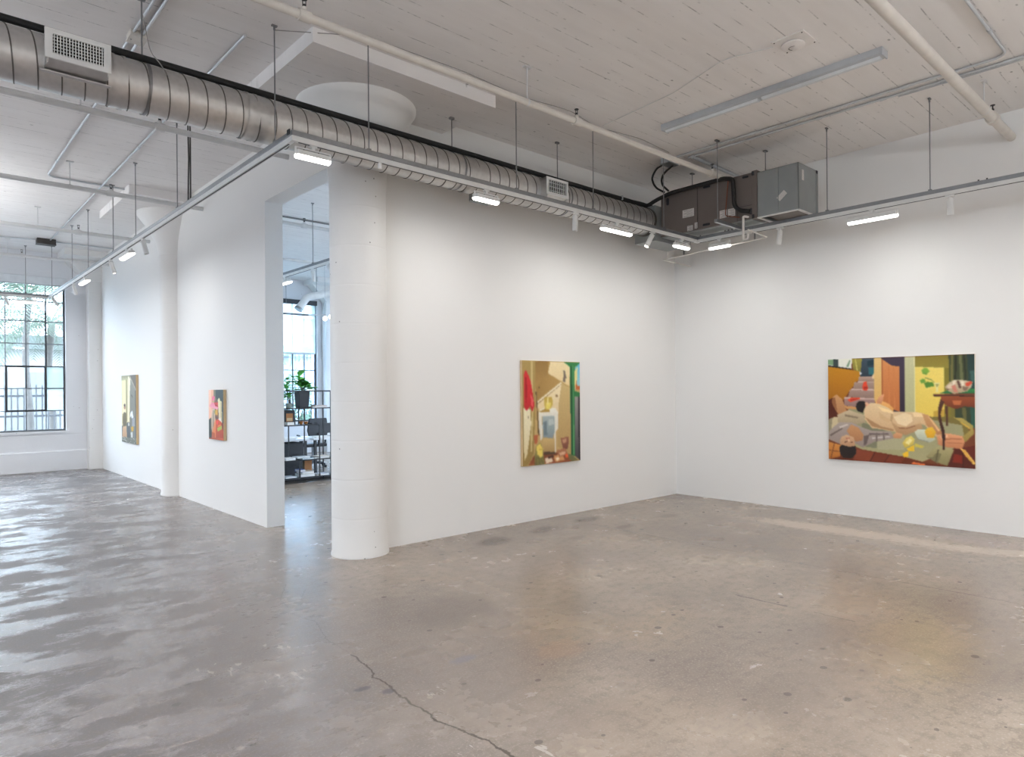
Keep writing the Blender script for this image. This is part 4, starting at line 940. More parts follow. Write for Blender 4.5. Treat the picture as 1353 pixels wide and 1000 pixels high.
# large reclining figures (right wall)
Q = [(80,138),(1155,98),(1155,938),(80,868)]
LY = [
 ([(60,80),(1170,80),(1170,950),(60,950)], (112,60,36)),
 ([(75,138),(258,130),(252,206),(75,182)], (236,236,224)), ([(75,138),(125,138),(125,180),(75,178)], (126,160,122)), ([(118,136),(156,136),(156,192),(118,186)], (52,66,66)), ([(215,190),(240,140),(246,145),(230,196)], (120,150,120)),
 ([(75,180),(252,205),(252,214),(75,192)], (34,30,28)),
 ([(75,190),(312,224),(316,272),(245,358),(200,424),(150,482),(75,560)], (196,134,28), (150,88,14)),
 ([(75,440),(108,420),(150,560),(75,610)], (86,36,20)),
 ([(255,132),(332,131),(340,230),(322,262),(310,226),(265,214)], (160,150,66), (120,112,50)), ([(275,132),(285,132),(300,220),(290,220)], (196,186,96)),
 ([(330,132),(420,128),(420,264),(318,262)], (66,82,94), (44,56,66)), ([(370,150),(416,140),(416,180),(372,190)], (30,56,66)), ([(376,200),(418,196),(418,250),(380,250)], (52,110,116)),
 ([(310,226),(330,238),(316,256)], (206,214,222)),
 ([(308,262),(421,264),(421,302),(300,302)], (186,160,144), (150,122,108)), ([(300,300),(421,300),(421,308),(294,308)], (206,184,168)),
 ([(272,305),(421,308),(421,362),(262,356)], (170,144,130), (146,120,108)), ([(252,352),(421,356),(421,366),(244,364)], (204,180,164)),
 ([(238,364),(421,366),(421,428),(226,414)], (166,138,128), (142,116,104)), ([(200,414),(421,424),(421,436),(196,426)], (204,178,166)),
 ([(196,426),(421,434),(421,500),(300,492),(198,476)], (164,132,126), (140,110,104)),
 ([(200,478),(300,488),(330,522),(210,500)], (206,150,90)),
 ([(332,340),(340,306),(362,298),(374,352),(364,366),(334,364)], (226,74,44)), ([(340,340),(368,336),(372,352),(342,358)], (176,46,30)),
 ([(220,436),(250,418),(312,418),(312,430),(244,452)], (226,78,46)), ([(240,432),(290,424),(296,430),(246,444)], (176,48,34)),
 ([(418,130),(470,126),(470,470),(432,482),(418,420)], (232,200,132), (222,178,104)), ([(402,262),(418,240),(420,280),(404,280)], (236,206,160)),
 ([(470,126),(642,121),(642,526),(560,522),(470,470)], (64,54,72), (52,42,56)),
 ([(472,132),(550,184),(607,190),(607,522),(540,502),(472,452)], (216,142,86), (190,112,60)),
 ([(476,132),(482,136),(482,440),(476,440)], (140,70,40)), ([(520,180),(530,186),(536,470),(524,470)], (206,128,72)), ([(560,192),(566,192),(572,500),(564,500)], (206,130,76)),
 ([(642,121),(720,118),(718,532),(642,526)], (206,204,160), (188,184,134)), ([(712,118),(722,118),(720,530),(714,530)], (236,230,180)),
 ([(720,117),(972,108),(972,202),(720,194)], (138,122,46), (150,136,58)),
 ([(720,192),(934,199),(936,400),(930,562),(850,562),(718,532)], (244,220,116), (232,202,92)),
 ([(850,520),(936,500),(930,562),(850,562)], (196,160,64)),
 ([(934,199),(972,201),(990,562),(930,562)], (128,118,44)),
 ([(965,106),(1160,98),(1160,642),(980,592)], (66,72,44), (52,62,44)),
 ([(982,106),(1000,106),(1000,300),(980,300)], (110,106,60)), ([(1012,104),(1028,104),(1020,290),(1006,290)], (38,42,26)), ([(1040,104),(1060,103),(1075,300),(1050,295)], (104,108,70)), ([(1072,103),(1084,102),(1096,290),(1086,290)], (40,46,32)),
 ([(1100,100),(1160,98),(1160,562),(1124,562)], (40,60,58), (34,74,66)), ([(1120,220),(1160,216),(1160,300),(1130,300)], (60,96,88)),
 ([(980,480),(1010,480),(1010,590),(980,590)], (120,110,50)), ([(1060,490),(1090,490),(1096,600),(1070,600)], (98,96,56)), ([(1120,480),(1160,480),(1160,640),(1128,640)], (44,84,70)),
 ([(820,560),(990,558),(1110,610),(1110,700),(900,690),(850,620)], (120,106,52)), 
 ([(230,500),(560,520),(720,560),(900,590),(1060,620),(1080,720),(1000,782),(950,916),(830,862),(770,888),(640,852),(330,802),(270,772),(130,742),(200,600)], (150,148,112), (172,164,122)),
 ([(330,600),(500,660),(430,790),(300,770)], (126,126,100)), ([(430,700),(640,700),(640,800),(440,800)], (176,170,134)),
 ([(70,740),(162,768),(290,792),(640,853),(770,889),(950,918),(1000,790),(1165,760),(1165,945),(70,875)], (122,58,32), (98,42,22)),
 ([(70,738),(172,768),(164,850),(70,872)], (206,138,66), (180,108,46)), ([(120,752),(126,754),(100,860),(92,862)], (120,70,40)), ([(75,800),(166,812),(166,818),(75,808)], (130,76,42)),
 ([(290,796),(420,822),(380,890),(260,876)], (132,64,42)), ([(424,824),(520,842),(480,902),(386,888)], (112,50,32)), ([(524,842),(640,858),(600,915),(486,900)], (120,54,34)), ([(416,820),(424,822),(386,890),(378,888)], (70,30,20)), ([(520,840),(526,842),(486,904),(480,902)], (70,30,20)),
 ([(960,800),(1165,768),(1165,945),(950,922)], (84,32,20)), ([(1000,830),(1060,840),(1060,900),(990,890)], (130,40,24)), ([(1070,780),(1160,776),(1160,860),(1076,860)], (96,36,24)), ([(1060,780),(1066,780),(1070,930),(1062,930)], (48,20,14)),
 ([(75,600),(120,560),(160,560),(150,640),(75,690)], (206,190,150)), ([(75,580),(110,565),(96,690),(75,690)], (150,140,112)),
 ([(104,452),(112,416),(140,394),(182,430),(202,480),(218,524),(160,552),(140,520),(118,482)], (202,152,104), (182,128,84)), ([(104,452),(112,416),(130,420),(146,520),(118,482)], (150,98,62)),
 ([(145,545),(230,508),(342,545),(352,602),(250,622),(150,602)], (202,184,150), (170,150,120)), ([(200,540),(300,560),(296,572),(200,556)], (140,122,98)),
 ([(75,680),(110,640),(160,600),(250,600),(342,642),(402,662),(540,668),(564,716),(420,742),(332,784),(250,742),(170,762),(75,722)], (172,158,150), (150,134,126)),
 ([(90,690),(180,640),(184,648),(96,702)], (110,96,90)), ([(160,630),(220,610),(226,620),(166,644)], (206,196,188)), ([(380,680),(520,680),(520,690),(380,694)], (112,98,94)), ([(400,710),(530,700),(530,708),(400,722)], (206,196,190)), ([(340,700),(380,690),(360,760),(340,770)], (104,90,86)), ([(430,676),(440,676),(440,740),(428,740)], (118,104,98)), ([(480,672),(490,672),(494,726),(482,730)], (118,104,98)), ([(260,610),(330,650),(345,690),(330,650)], (96,84,82)),
 ([(214,662),(246,614),(302,640),(338,692),(330,732),(280,742),(240,702)], (202,150,104), (174,120,80)),
 ([(162,732),(178,704),(212,690),(266,710),(276,772),(232,786),(168,772)], (212,172,136), (186,140,106)), ([(196,742),(218,736),(220,742),(200,750)], (96,60,44)), ([(238,744),(258,742),(258,750),(240,750)], (96,60,44)), ([(206,716),(236,712),(238,718),(210,722)], (176,96,80)), ([(222,722),(232,722),(236,742),(222,742)], (226,190,154)),
 ([(158,782),(178,764),(232,780),(278,772),(284,828),(252,862),(190,862),(164,832)], (38,30,28)), 
 ([(552,690),(588,668),(628,690),(612,720),(560,716)], (222,168,122), (196,136,94)),
 ([(428,448),(470,440),(530,466),(562,500),(556,532),(450,502)], (240,184,112), (226,158,82)),
 ([(436,442),(452,416),(474,396),(490,392),(486,424),(472,462),(440,462)], (232,170,128), (206,140,100)),
 ([(338,502),(358,470),(400,456),(450,462),(520,492),(560,522),(640,524),(702,522),(762,528),(802,545),(852,602),(902,662),(932,692),(902,722),(850,692),(790,622),(762,612),(722,662),(650,694),(580,672),(480,652),(400,642),(350,582)], (234,206,160), (206,168,124)),
 ([(440,480),(540,512),(560,534),(480,520)], (250,222,166)), ([(348,560),(400,630),(480,648),(560,664),(560,650),(470,630),(400,590)], (176,134,94)), ([(450,520),(500,560),(540,580),(520,600),(460,570)], (216,180,134)),
 ([(540,592),(600,636),(660,632),(762,604),(772,642),(722,664),(650,694),(580,672)], (202,162,118), (180,138,98)), ([(596,634),(650,642),(720,620),(722,626),(652,650),(600,644)], (150,102,70)),
 ([(560,560),(640,530),(690,545),(700,590),(650,628),(590,610)], (242,218,176)), ([(700,528),(780,532),(786,560),(710,560)], (246,218,170)), ([(540,540),(556,536),(550,600),(534,590)], (196,158,114)),
 ([(768,534),(812,545),(862,602),(922,682),(880,692),(800,622)], (206,156,106), (182,126,82)), ([(812,552),(826,560),(900,660),(884,664)], (232,190,140)),
 ([(876,702),(940,678),(1000,686),(1072,702),(1080,742),(1062,792),(960,784),(884,762)], (226,162,118), (192,124,84)), ([(940,716),(1060,716),(1060,724),(940,726)], (178,112,78)), ([(950,744),(1064,748),(1060,754),(950,752)], (170,104,72)), ([(900,704),(950,690),(960,704),(910,722)], (240,190,150)),
 ([(282,486),(290,460),(304,446),(342,444),(364,462),(346,500),(334,530),(296,518)], (34,28,26)), ([(348,456),(366,452),(382,468),(360,486)], (228,176,140)), ([(352,470),(358,466),(360,480),(352,484)], (200,120,96)),
 ([(712,668),(740,650),(786,650),(870,722),(822,748),(734,720)], (222,226,200), (176,182,160)), ([(720,690),(740,720),(820,740),(812,746),(736,724)], (140,146,132)),
 ([(786,664),(804,642),(842,632),(870,670),(852,716),(806,714)], (240,198,66), (214,156,38)), ([(800,672),(830,660),(850,680),(820,690)], (232,176,44)),
 ([(622,752),(650,714),(686,698),(714,722),(702,760),(642,786)], (236,218,116), (206,178,74)), ([(640,750),(680,716),(698,730),(670,764)], (246,234,160)),
 ([(712,752),(782,772),(770,788),(716,780)], (206,190,84)),
 ([(652,792),(712,762),(708,812),(672,812)], (240,196,52)), ([(622,828),(666,808),(668,850),(632,856)], (240,192,46)),
 ([(795,850),(850,792),(906,770),(1000,800),(952,918),(900,902),(832,872)], (176,166,118), (136,128,86)), ([(795,850),(840,856),(872,820),(910,830),(880,900),(832,872)], (124,116,80)), ([(880,800),(892,796),(872,890),(862,886)], (96,90,62)),
 ([(996,562),(1060,566),(1140,622),(1148,684),(1082,744),(1062,704),(1122,652),(1062,602)], (178,158,82), (150,130,66)), ([(1040,590),(1110,630),(1118,650),(1060,610)], (216,172,70)),
 ([(938,478),(956,478),(956,626),(944,626)], (80,48,32)),
 ([(850,394),(1160,384),(1160,412),(850,404)], (108,62,44)), ([(850,402),(1160,404),(1160,412),(852,408)], (58,30,22)),
 ([(904,406),(1160,410),(1160,492),(1080,482),(1020,502),(960,482),(914,452)], (146,74,40), (110,50,28)), ([(990,440),(1060,440),(1050,470),(1000,470)], (186,106,62)),
 ([(904,430),(932,450),(914,500),(904,540),(914,600),(928,640),(937,700),(931,802),(917,802),(914,682),(890,582),(885,502)], (76,40,30), (52,28,22)),
 ([(896,388),(960,364),(1160,354),(1160,386)], (52,132,68), (40,104,60)),
 ([(936,340),(968,310),(1002,288),(1062,288),(1142,302),(1130,342),(1100,372),(1002,392),(950,362)], (214,196,164), (176,152,120)), ([(1086,312),(1130,296),(1140,310),(1112,336),(1090,332)], (204,78,54)), ([(1000,292),(1020,290),(1010,330),(990,326)], (236,222,200)), ([(1024,296),(1040,292),(1060,350),(1040,352)], (96,66,54)), ([(950,330),(985,318),(1000,345),(960,352)], (226,206,176)), ([(985,335),(1010,322),(1030,375),(1005,380)], (206,130,110)), ([(1050,300),(1075,296),(1080,330),(1062,334)], (236,226,206)), ([(1065,336),(1110,340),(1098,368),(1072,370)], (132,108,88)), ([(946,350),(968,356),(962,366),(948,360)], (110,80,64)),
 ([(768,216),(780,204),(804,198),(826,224),(802,252),(774,242)], (136,176,66), (104,150,52)), ([(754,292),(776,280),(794,282),(796,306),(766,314)], (110,160,58)), ([(784,312),(810,302),(852,308),(858,334),(830,340),(800,346)], (86,136,48)), ([(795,270),(840,285),(868,312),(864,314),(836,290),(795,276)], (120,130,60)),
 ([(858,308),(902,308),(888,346),(886,366),(894,378),(868,378),(874,366),(872,346)], (232,224,160)), ([(866,316),(894,316),(884,340),(876,340)], (170,160,90)),
 ([(1044,788),(1082,800),(1160,900),(1142,908),(1090,850)], (246,202,100)), ([(1060,800),(1078,806),(1140,890),(1128,890)], (206,150,60)),
 ([(684,902),(702,889),(792,906),(782,918)], (224,116,62)),
]
painting('large horizontal painting of two reclining figures and a table on the right wall', (8.858, 3.702, 1.986), (0,-1,0), (-1,0,0), 1.60, 1.28, .042, Q, LY, 230, 176, M['white_edge'], 5)

# small ribboned still life and tall window figure (left wall)
Q = [(115,155),(318,160),(318,865),(115,835)]
LY = [
 ([(100,140),(330,140),(330,880),(100,880)], (120,84,60)),
 ([(100,140),(186,140),(180,560),(150,560),(100,590)], (248,206,184), (240,186,156)), ([(150,150),(186,150),(186,430),(152,430)], (238,178,146), (226,168,140)),
 ([(184,150),(216,150),(216,300),(196,330),(184,300)], (126,120,98)),
 ([(214,150),(330,150),(330,660),(296,610),(300,320),(240,330),(214,260)], (48,62,60), (40,50,52)),
 ([(100,575),(132,556),(150,540),(152,845),(100,840)], (52,62,52), (40,44,40)),
 ([(150,560),(172,420),(200,420),(204,742),(165,760),(150,700)], (206,192,172), (176,150,122)), ([(176,440),(184,440),(186,740),(178,740)], (120,104,88)),
 ([(128,368),(150,350),(166,250),(182,244),(202,252),(192,332),(250,402),(240,432),(200,424),(150,402),(134,396)], (232,100,138), (240,170,186)), ([(160,300),(190,310),(196,340),(162,330)], (196,168,110)),
 ([(190,332),(245,332),(250,402),(206,384)], (214,52,54)), ([(200,360),(240,372),(238,390),(206,380)], (160,28,36)),
 ([(240,296),(255,274),(268,278),(276,312),(296,322),(302,612),(258,612),(250,432),(244,340)], (232,224,176), (222,208,178)), ([(280,330),(292,330),(296,600),(286,600)], (176,166,120)),
 ([(192,442),(242,430),(242,512),(204,502)], (216,166,66)), ([(192,446),(206,444),(204,490),(194,480)], (110,130,60)),
 ([(205,520),(240,540),(260,600),(215,620)], (96,60,56)), ([(248,560),(280,552),(290,606),(252,612)], (232,228,222)),
 ([(192,610),(212,540),(218,862),(176,850),(164,742)], (226,150,100), (206,110,62)),
 ([(214,580),(240,560),(320,640),(330,880),(214,860)], (206,84,44), (158,62,36)), ([(222,592),(244,590),(240,640),(224,640)], (240,70,70)), ([(290,620),(330,650),(330,760),(300,700)], (120,44,30)),
 ([(228,690),(296,652),(296,704),(240,738)], (164,178,76)), ([(236,660),(280,640),(284,652),(240,676)], (236,130,60)),
 ([(100,820),(330,830),(330,880),(100,880)], (150,66,40), (190,90,52), 'h'), ([(160,740),(200,760),(200,850),(150,840)], (176,84,48)),
]
painting('small upright still life painting with pink ribbon on the left wall near the doorway', (3.198, 9.85, 1.66), (0,-1,0), (-1,0,0), .575, .683, .041, Q, LY, 44, 100, M['canvas_edge'], 8)
Q = [(90,140),(250,128),(252,890),(92,865)]
LY = [
 ([(80,120),(260,120),(260,900),(80,900)], (132,128,112), (112,112,104)),
 ([(80,120),(186,120),(180,660),(150,660),(80,700)], (206,200,150), (220,204,160)), ([(92,190),(140,186),(138,560),(96,560)], (232,228,176), (236,222,180)), ([(140,130),(150,130),(152,640),(142,640)], (150,140,96)), ([(84,130),(190,120),(190,180),(84,190)], (130,124,92), (190,184,140)),
 ([(165,140),(190,180),(178,420),(170,640),(160,640)], (236,228,196)),
 ([(178,132),(260,120),(260,310)], (96,84,64)), ([(186,140),(250,290),(246,296),(184,160)], (170,160,140)),
 ([(195,340),(212,360),(216,384),(196,360)], (90,84,72)),
 ([(240,300),(260,300),(260,880),(244,880)], (84,78,66)),
 ([(114,460),(124,446),(134,456),(134,502),(118,506)], (74,54,44)), ([(118,480),(132,476),(132,505),(120,512)], (196,140,104)),
 ([(104,562),(118,540),(140,542),(148,640),(142,702),(130,722),(112,722),(100,640)], (116,106,76), (96,86,60)), ([(104,700),(142,690),(150,860),(96,830)], (206,172,136), (180,140,106)),
 ([(150,652),(182,652),(184,860),(150,850)], (86,92,92), (70,74,76)), ([(160,660),(176,656),(178,690),(164,692)], (206,206,196)),
 ([(180,600),(190,540),(210,520),(216,560),(222,600),(200,606),(196,580)], (226,228,232)), ([(186,560),(200,548),(204,566),(190,574)], (240,240,244)), ([(204,610),(232,600),(236,690),(206,700)], (150,152,156)),
 ([(194,704),(220,690),(222,744),(200,748)], (200,158,50)), ([(190,760),(212,752),(212,830),(194,830)], (206,206,200)), ([(222,700),(240,690),(244,850),(224,850)], (112,120,122)),
 ([(80,812),(260,822),(260,900),(80,875)], (120,124,112), (96,98,90)),
]
rr = random.Random(11)
for k in range(70):
    a, b = rr.uniform(94, 246), rr.uniform(800, 872); s_ = rr.uniform(3, 9); g = rr.choice(((232,232,226), (206,210,206), (76,76,70), (150,156,150)))
    LY.append(([(a,b),(a+s_,b+2),(a+s_*.8,b+s_),(a-1,b+s_*.7)], g))
painting('tall painting of a person beside curtains and flowers, far along the left wall', (3.198, 14.865, 1.962), (0,-1,0), (-1,0,0), 1.09, 1.28, .041, Q, LY, 52, 120, M['canvas_edge'], 9)

# ------------------------------------------------------------------ the office behind the doorway
SY0, SY1 = 11.40, 11.72
t = thing('shelving_unit', 'black steel open shelving unit in the office seen through the doorway', 'shelf', (5.3, 11.56, 0))
def fbox(x0, x1, y0, y1, z0, z1): return MB().box((x0, y0, z0), (x1, y1, z1))
sh = [(3.9, 6.4, 1.335), (3.9, 5.64, 1.035), (3.9, 6.4, .412), (3.9, 6.4, .10)]
for x0, x1, z in sh: obj('shelf_board', fbox(x0, x1, SY0, SY1, z-.018, z), M['black_metal'], t, bevel=.002)
b = fbox(3.9, 6.4, SY0, SY0+.02, 1.625, 1.648); b.box((3.9, SY1-.02, 1.625), (6.4, SY1, 1.648)); obj('top_rail', b, M['black_metal'], t)
for (x, y, z0, z1) in ((5.84, SY0, 0, 1.648), (5.84, SY1-.02, 0, 1.648), (5.62, SY0, .1, 1.035), (5.47, SY1-.02, .41, 1.335), (5.24, SY0, .1, .412), (5.10, SY1-.02, .1, .412), (5.17, SY1-.02, .41, 1.035), (4.4, SY0, 0, 1.648), (4.4, SY1-.02, 0, 1.648), (6.36, SY0, 0, 1.648), (5.36, SY1-.02, 1.035, 1.335), (5.2, SY1-.02, 1.335, 1.648)):
    w_ = .030 if (x == 5.84 and y == SY0) else .016
    obj('post', fbox(x, x+w_, y, y+.02, z0, z1), M['black_metal'], t)
def pot_plant(label, x, y, z, r0, r1, hp, potmat, square, stems, leafmat, seed, lsz):
    t = thing('potted_plant', label, 'plant', (x, y, z)); rr = random.Random(seed)
    if square:
        b = MB().prism([(x-r0, y-r0), (x+r0, y-r0), (x+r0, y+r0), (x-r0, y+r0)], 2, z, z+hp)
        for i in range(4, 8):
            v = b.v[i]; b.v[i] = (x+(v[0]-x)*r1/r0, y+(v[1]-y)*r1/r0, v[2])
        obj('pot', b, potmat, t, bevel=.006)
    else: obj('pot', MB().lathe([(.0005, 0), (r0, 0), (r1, hp), (r1*.9, hp), (r1*.85, hp-.02), (.0005, hp-.02)], (x, y, z), 28), potmat, t, smooth=True)
    obj('soil', MB().cbox((x, y, z+hp-.004), (r0*1.5, r0*1.5, .01)), M['soil'], t)
    st = MB(); lv = MB(); z0 = z+hp
    for (dx, dy, h_) in stems:
        pts = [Vector((x+dx*(i/6)**1.3, y+dy*(i/6)**1.3, z0+h_*i/6)) for i in range(7)]; st.tube(pts, [.008-.0008*i for i in range(7)], 6)
        for i in range(2, 7):
            for q in range(2 if i < 6 else 3):
                az = rr.uniform(0, 2*PI); el = rr.uniform(.1, .9); d = Vector((math.cos(az)*math.cos(el), math.sin(az)*math.cos(el)*.6, math.sin(el))).normalized()
                L = lsz*rr.uniform(.75, 1.15); s_ = d.cross(Vector((0,0,1))).normalized(); up = s_.cross(d); base = pts[i]; mid = []
                rows = []
                for k in range(7):
                    f = k/6; wd = L*.34*math.sin(PI*min(1, f*.92+.06))**.7; cpt = base+d*L*(f+.12)+Vector((0,0,-1))*L*.28*f*f
                    rows += [cpt-s_*wd+up*wd*.25, cpt, cpt+s_*wd+up*wd*.25]
                fs = []
                for k in range(6):
                    fs += [(k*3, k*3+1, k*3+4, k*3+3), (k*3+1, k*3+2, k*3+5, k*3+4)]
                lv.add(rows, fs)
    obj('stem', st, M['stem'], t); o = obj('leaves', lv, leafmat, t, smooth=True)
    return t
pot_plant('fiddle leaf plant in a tapered black pot on top of the office shelf', 5.365, 11.55, 1.337, .085, .105, .29, M['black_plastic'], True, ((-.12, 0, .20), (.08, .02, .12), (0, .03, .16), (-.06, -.02, .26), (.14, 0, .06)), M['leaf'], 2, .17)
pot_plant('leafy plant in a grey green pot at the left end of the office shelf', 5.12, 11.56, 1.337, .05, .06, .085, M['pot_grey'], False, ((-.05, 0, .30), (.05, .03, .16), (-.02, .04, .42)), M['leaf'], 6, .12)
t = thing('picture_frame', 'dark framed picture leaning on the middle office shelf', 'picture', (5.13, 11.56, 1.037))
obj('frame', MB().prism([(5.02, 1.037), (5.245, 1.037), (5.225, 1.30), (5.02, 1.30)], 1, 11.56, 11.60), M['black_plastic'], t, bevel=.004); obj('picture', fbox(5.07, 5.19, 11.553, 11.559, 1.10, 1.24), M['wood'], t)
obj('mat_strip', fbox(5.08, 5.18, 11.551, 11.553, 1.11, 1.16), M['canvas_edge'], t)
def book(label, x0, x1, y0, y1, z0, z1, rgb, group=None):
    t = thing('book', label, 'book', ((x0+x1)/2, (y0+y1)/2, z0), group=group)
    m = simple('cover_%d_%d_%d' % rgb, rgb, .5); b = fbox(x0, x1, y0, y1, z0, z0+.003); b.box((x0, y0, z1-.003), (x1, y1, z1)); b.box((x0, y1-.004, z0), (x1, y1, z1)); obj('cover', b, m, t)
    obj('pages', fbox(x0+.004, x1-.004, y0+.003, y1-.004, z0+.003, z1-.003), M['paper'], t); return t
book('long pale book lying on the top office shelf right of the black pot', 5.50, 5.80, 11.42, 11.62, 1.337, 1.358, (206,200,190)); book('brown spined book on the pale one on the top office shelf', 5.56, 5.79, 11.43, 11.61, 1.359, 1.378, (150,112,90))
book('cream book lying before the dark picture frame in the office', 5.03, 5.16, 11.42, 11.54, 1.037, 1.09, (214,200,172))
for i, (xx, zz, lb) in enumerate(((5.33, .055, 'small brown bowl left of another on the middle office shelf'), (5.42, .05, 'small brown bowl right of another on the middle office shelf'))):
    t = thing('bowl', lb, 'bowl', (xx, 11.52, 1.037)); obj('outer_shell', MB().lathe([(.0005, 0), (.022, 0), (.042, zz), (.038, zz), (.020, .006), (.0005, .006)], (xx, 11.52, 1.037), 24), M['wood'], t, smooth=True); obj('foot_ring', MB().lathe([(.024, 0), (.024, .006), (.020, .006)], (xx, 11.52, 1.036), 20), M['stem'], t)
t = thing('tray', 'flat black tray at the right end of the middle office shelf', 'tray', (5.55, 11.5, 1.037)); obj('base', fbox(5.48, 5.62, 11.42, 11.6, 1.037, 1.043), M['black_plastic'], t)
b = fbox(5.48, 5.484, 11.42, 11.6, 1.043, 1.058); b.box((5.616, 11.42, 1.043), (5.62, 11.6, 1.058)); b.box((5.48, 11.42, 1.043), (5.62, 11.424, 1.058)); obj('rim', b, M['black_plastic'], t)
book('teal book lying on the lower office shelf', 5.30, 5.52, 11.41, 11.64, .414, .438, (70,120,140)); book('grey book on top of the teal book on the lower office shelf', 5.22, 5.46, 11.43, 11.66, .439, .462, (206,210,212))
book('cream folder at the right end of the lower office shelf', 5.60, 5.83, 11.42, 11.66, .414, .452, (216,206,190)); book('dark book left of the cream folder on the lower office shelf', 5.53, 5.598, 11.42, 11.66, .414, .445, (70,66,78)); book('pale book at the left end of the lower office shelf', 5.0, 5.18, 11.42, 11.66, .414, .455, (216,212,208))
book('large grey book at the bottom of the stack on the lowest office shelf', 5.27, 5.54, 11.42, 11.66, .102, .155, (150,150,146)); book('cream book in the middle of the stack on the lowest office shelf', 5.30, 5.53, 11.43, 11.66, .156, .196, (226,218,200)); book('blue book topping the stack on the lowest office shelf', 5.25, 5.36, 11.42, 11.62, .197, .235, (64,92,170))
book('white papers at the right of the lowest office shelf', 5.58, 5.82, 11.42, 11.66, .102, .13, (220,222,230)); book('white papers at the left of the lowest office shelf', 5.0, 5.2, 11.42, 11.66, .102, .125, (216,220,228))
t = thing('wooden_box', 'orange brown wooden box on the lowest office shelf', 'box', (5.53, 11.60, .102)); obj('body', fbox(5.455, 5.60, 11.665, 11.715, .102, .40), M['wood'], t, bevel=.003); obj('side_panel', fbox(5.44, 5.456, 11.66, 11.715, .102, .40), M['stem'], t)
t = thing('low_platform', 'long grey plinth on the office floor behind the shelving unit', 'platform', (5.3, 12.0, 0)); obj('plinth', fbox(3.9, 7.2, 11.75, 12.1, 0, .06), M['platform'], t, bevel=.004); obj('kick_strip', fbox(3.9, 7.2, 11.742, 11.75, .0, .03), M['cabinet_dark'], t)
def desk(label, x0, x1, y0, y1):
    t = thing('desk', label, 'desk', ((x0+x1)/2, (y0+y1)/2, 0)); obj('desk_top', fbox(x0, x1, y0, y1, .695, .73), M['desk_top'], t, bevel=.003)
    for x in (x0+.04, x1-.08):
        for y in (y0+.05, y1-.09): obj('leg', fbox(x, x+.045, y, y+.045, 0 if y > 12.1 else 0.0, .695), M['black_metal'], t)
    return t
desk('white desk in the office behind the shelving unit, left of the gap', 3.9, 5.78, 12.12, 12.85); desk('white desk in the office at the right beside the column', 5.86, 7.3, 12.12, 12.85)
t = thing('drawer_cabinet', 'black drawer cabinet under the left office desk', 'cabinet', (5.5, 12.45, .0)); obj('carcass', fbox(5.25, 5.68, 12.18, 12.8, 0.02, .66), M['black_metal'], t, bevel=.004)
for k in range(3):
    d = obj('drawer', fbox(5.255, 5.675, 12.165, 12.18, .03+.21*k, .23+.21*k), M['black_plastic'], t, bevel=.003); obj('handle', fbox(5.42, 5.53, 12.155, 12.165, .19+.21*k, .2+.21*k), M['black_metal'], d)
obj('caster', MB().tube([(5.3, 12.25, .012), (5.33, 12.25, .012)], .012, 10), M['black_plastic'], t)
t = thing('letter_tray', 'black letter tray on the left office desk', 'tray', (5.1, 12.4, .73))
for k in range(2): obj('shelf', fbox(4.95, 5.22, 12.25, 12.55, .735+.07*k, .745+.07*k), M['black_plastic'], t)
for x in (4.95, 5.21): obj('side', fbox(x, x+.01, 12.25, 12.55, .732, .86), M['black_plastic'], t)
for i, (x0, y0, w_, lb) in enumerate(((5.30, 12.15, .22, 'sheaf of white papers at the front edge of the left office desk'), (5.42, 12.42, .25, 'sheaf of white papers further back on the left office desk'), (5.95, 12.2, .28, 'white papers on the right office desk'))):
    t = thing('paper_stack', lb, 'papers', (x0+w_/2, y0+.1, .732)); obj('sheet', fbox(x0, x0+w_, y0, y0+.2, .731, .742), M['paper'], t); obj('sheet', MB().prism([(x0+.02, y0+.03), (x0+w_+.02, y0), (x0+w_+.03, y0+.2), (x0+.03, y0+.23)], 2, .743, .75), M['paper'], t)
t = thing('monitor', 'small black screen on the right office desk beside the column', 'monitor', (6.45, 12.5, .73)); obj('screen', fbox(6.25, 6.62, 12.48, 12.50, .80, 1.0), M['black_plastic'], t, bevel=.004); obj('stand', fbox(6.42, 6.45, 12.5, 12.52, .735, .85), M['black_plastic'], t); obj('foot', fbox(6.36, 6.51, 12.44, 12.58, .73, .737), M['black_plastic'], t)
def chair(label, x, y):
    t = thing('office_chair', label, 'chair', (x, y, 0)); m = M['black_plastic']
    obj('seat', MB().cbox((x, y, .48), (.46, .44, .07)), m, t, bevel=.025)
    b = MB().prism([(x-.20, .66), (x-.24, .80), (x-.20, 1.06), (x+.20, 1.06), (x+.24, .80), (x+.20, .66)], 1, y-.26, y-.215); obj('backrest', b, m, t, bevel=.015)
    obj('back_bracket', MB().tube([(x, y-.1, .45), (x, y-.27, .5), (x, y-.28, .75)], .02, 8), m, t)
    for s_ in (-1, 1): obj('armrest', MB().bend([(x+s_*.2, y, .47), (x+s_*.29, y, .5), (x+s_*.29, y, .68), (x+s_*.29, y+.14, .69)], .018, .04, 8), m, t)
    obj('gas_lift', MB().tube([(x, y, .1), (x, y, .45)], .028, 12), M['strut'], t)
    for k in range(5):
        a = 2*PI*k/5+.3; e = (x+.29*math.cos(a), y+.29*math.sin(a)); obj('base_arm', MB().tube([(x, y, .11), (e[0], e[1], .075)], [.028, .016], 8), m, t)
        obj('caster', MB().tube([(e[0]-.02, e[1], .03), (e[0]+.02, e[1], .03)], .03, 12), m, t)
    return t
chair('black office chair between the two office desks behind the shelf', 6.60, 13.7)
chair('black office chair further right behind the office desk, mostly hidden by the column', 7.45, 13.7)
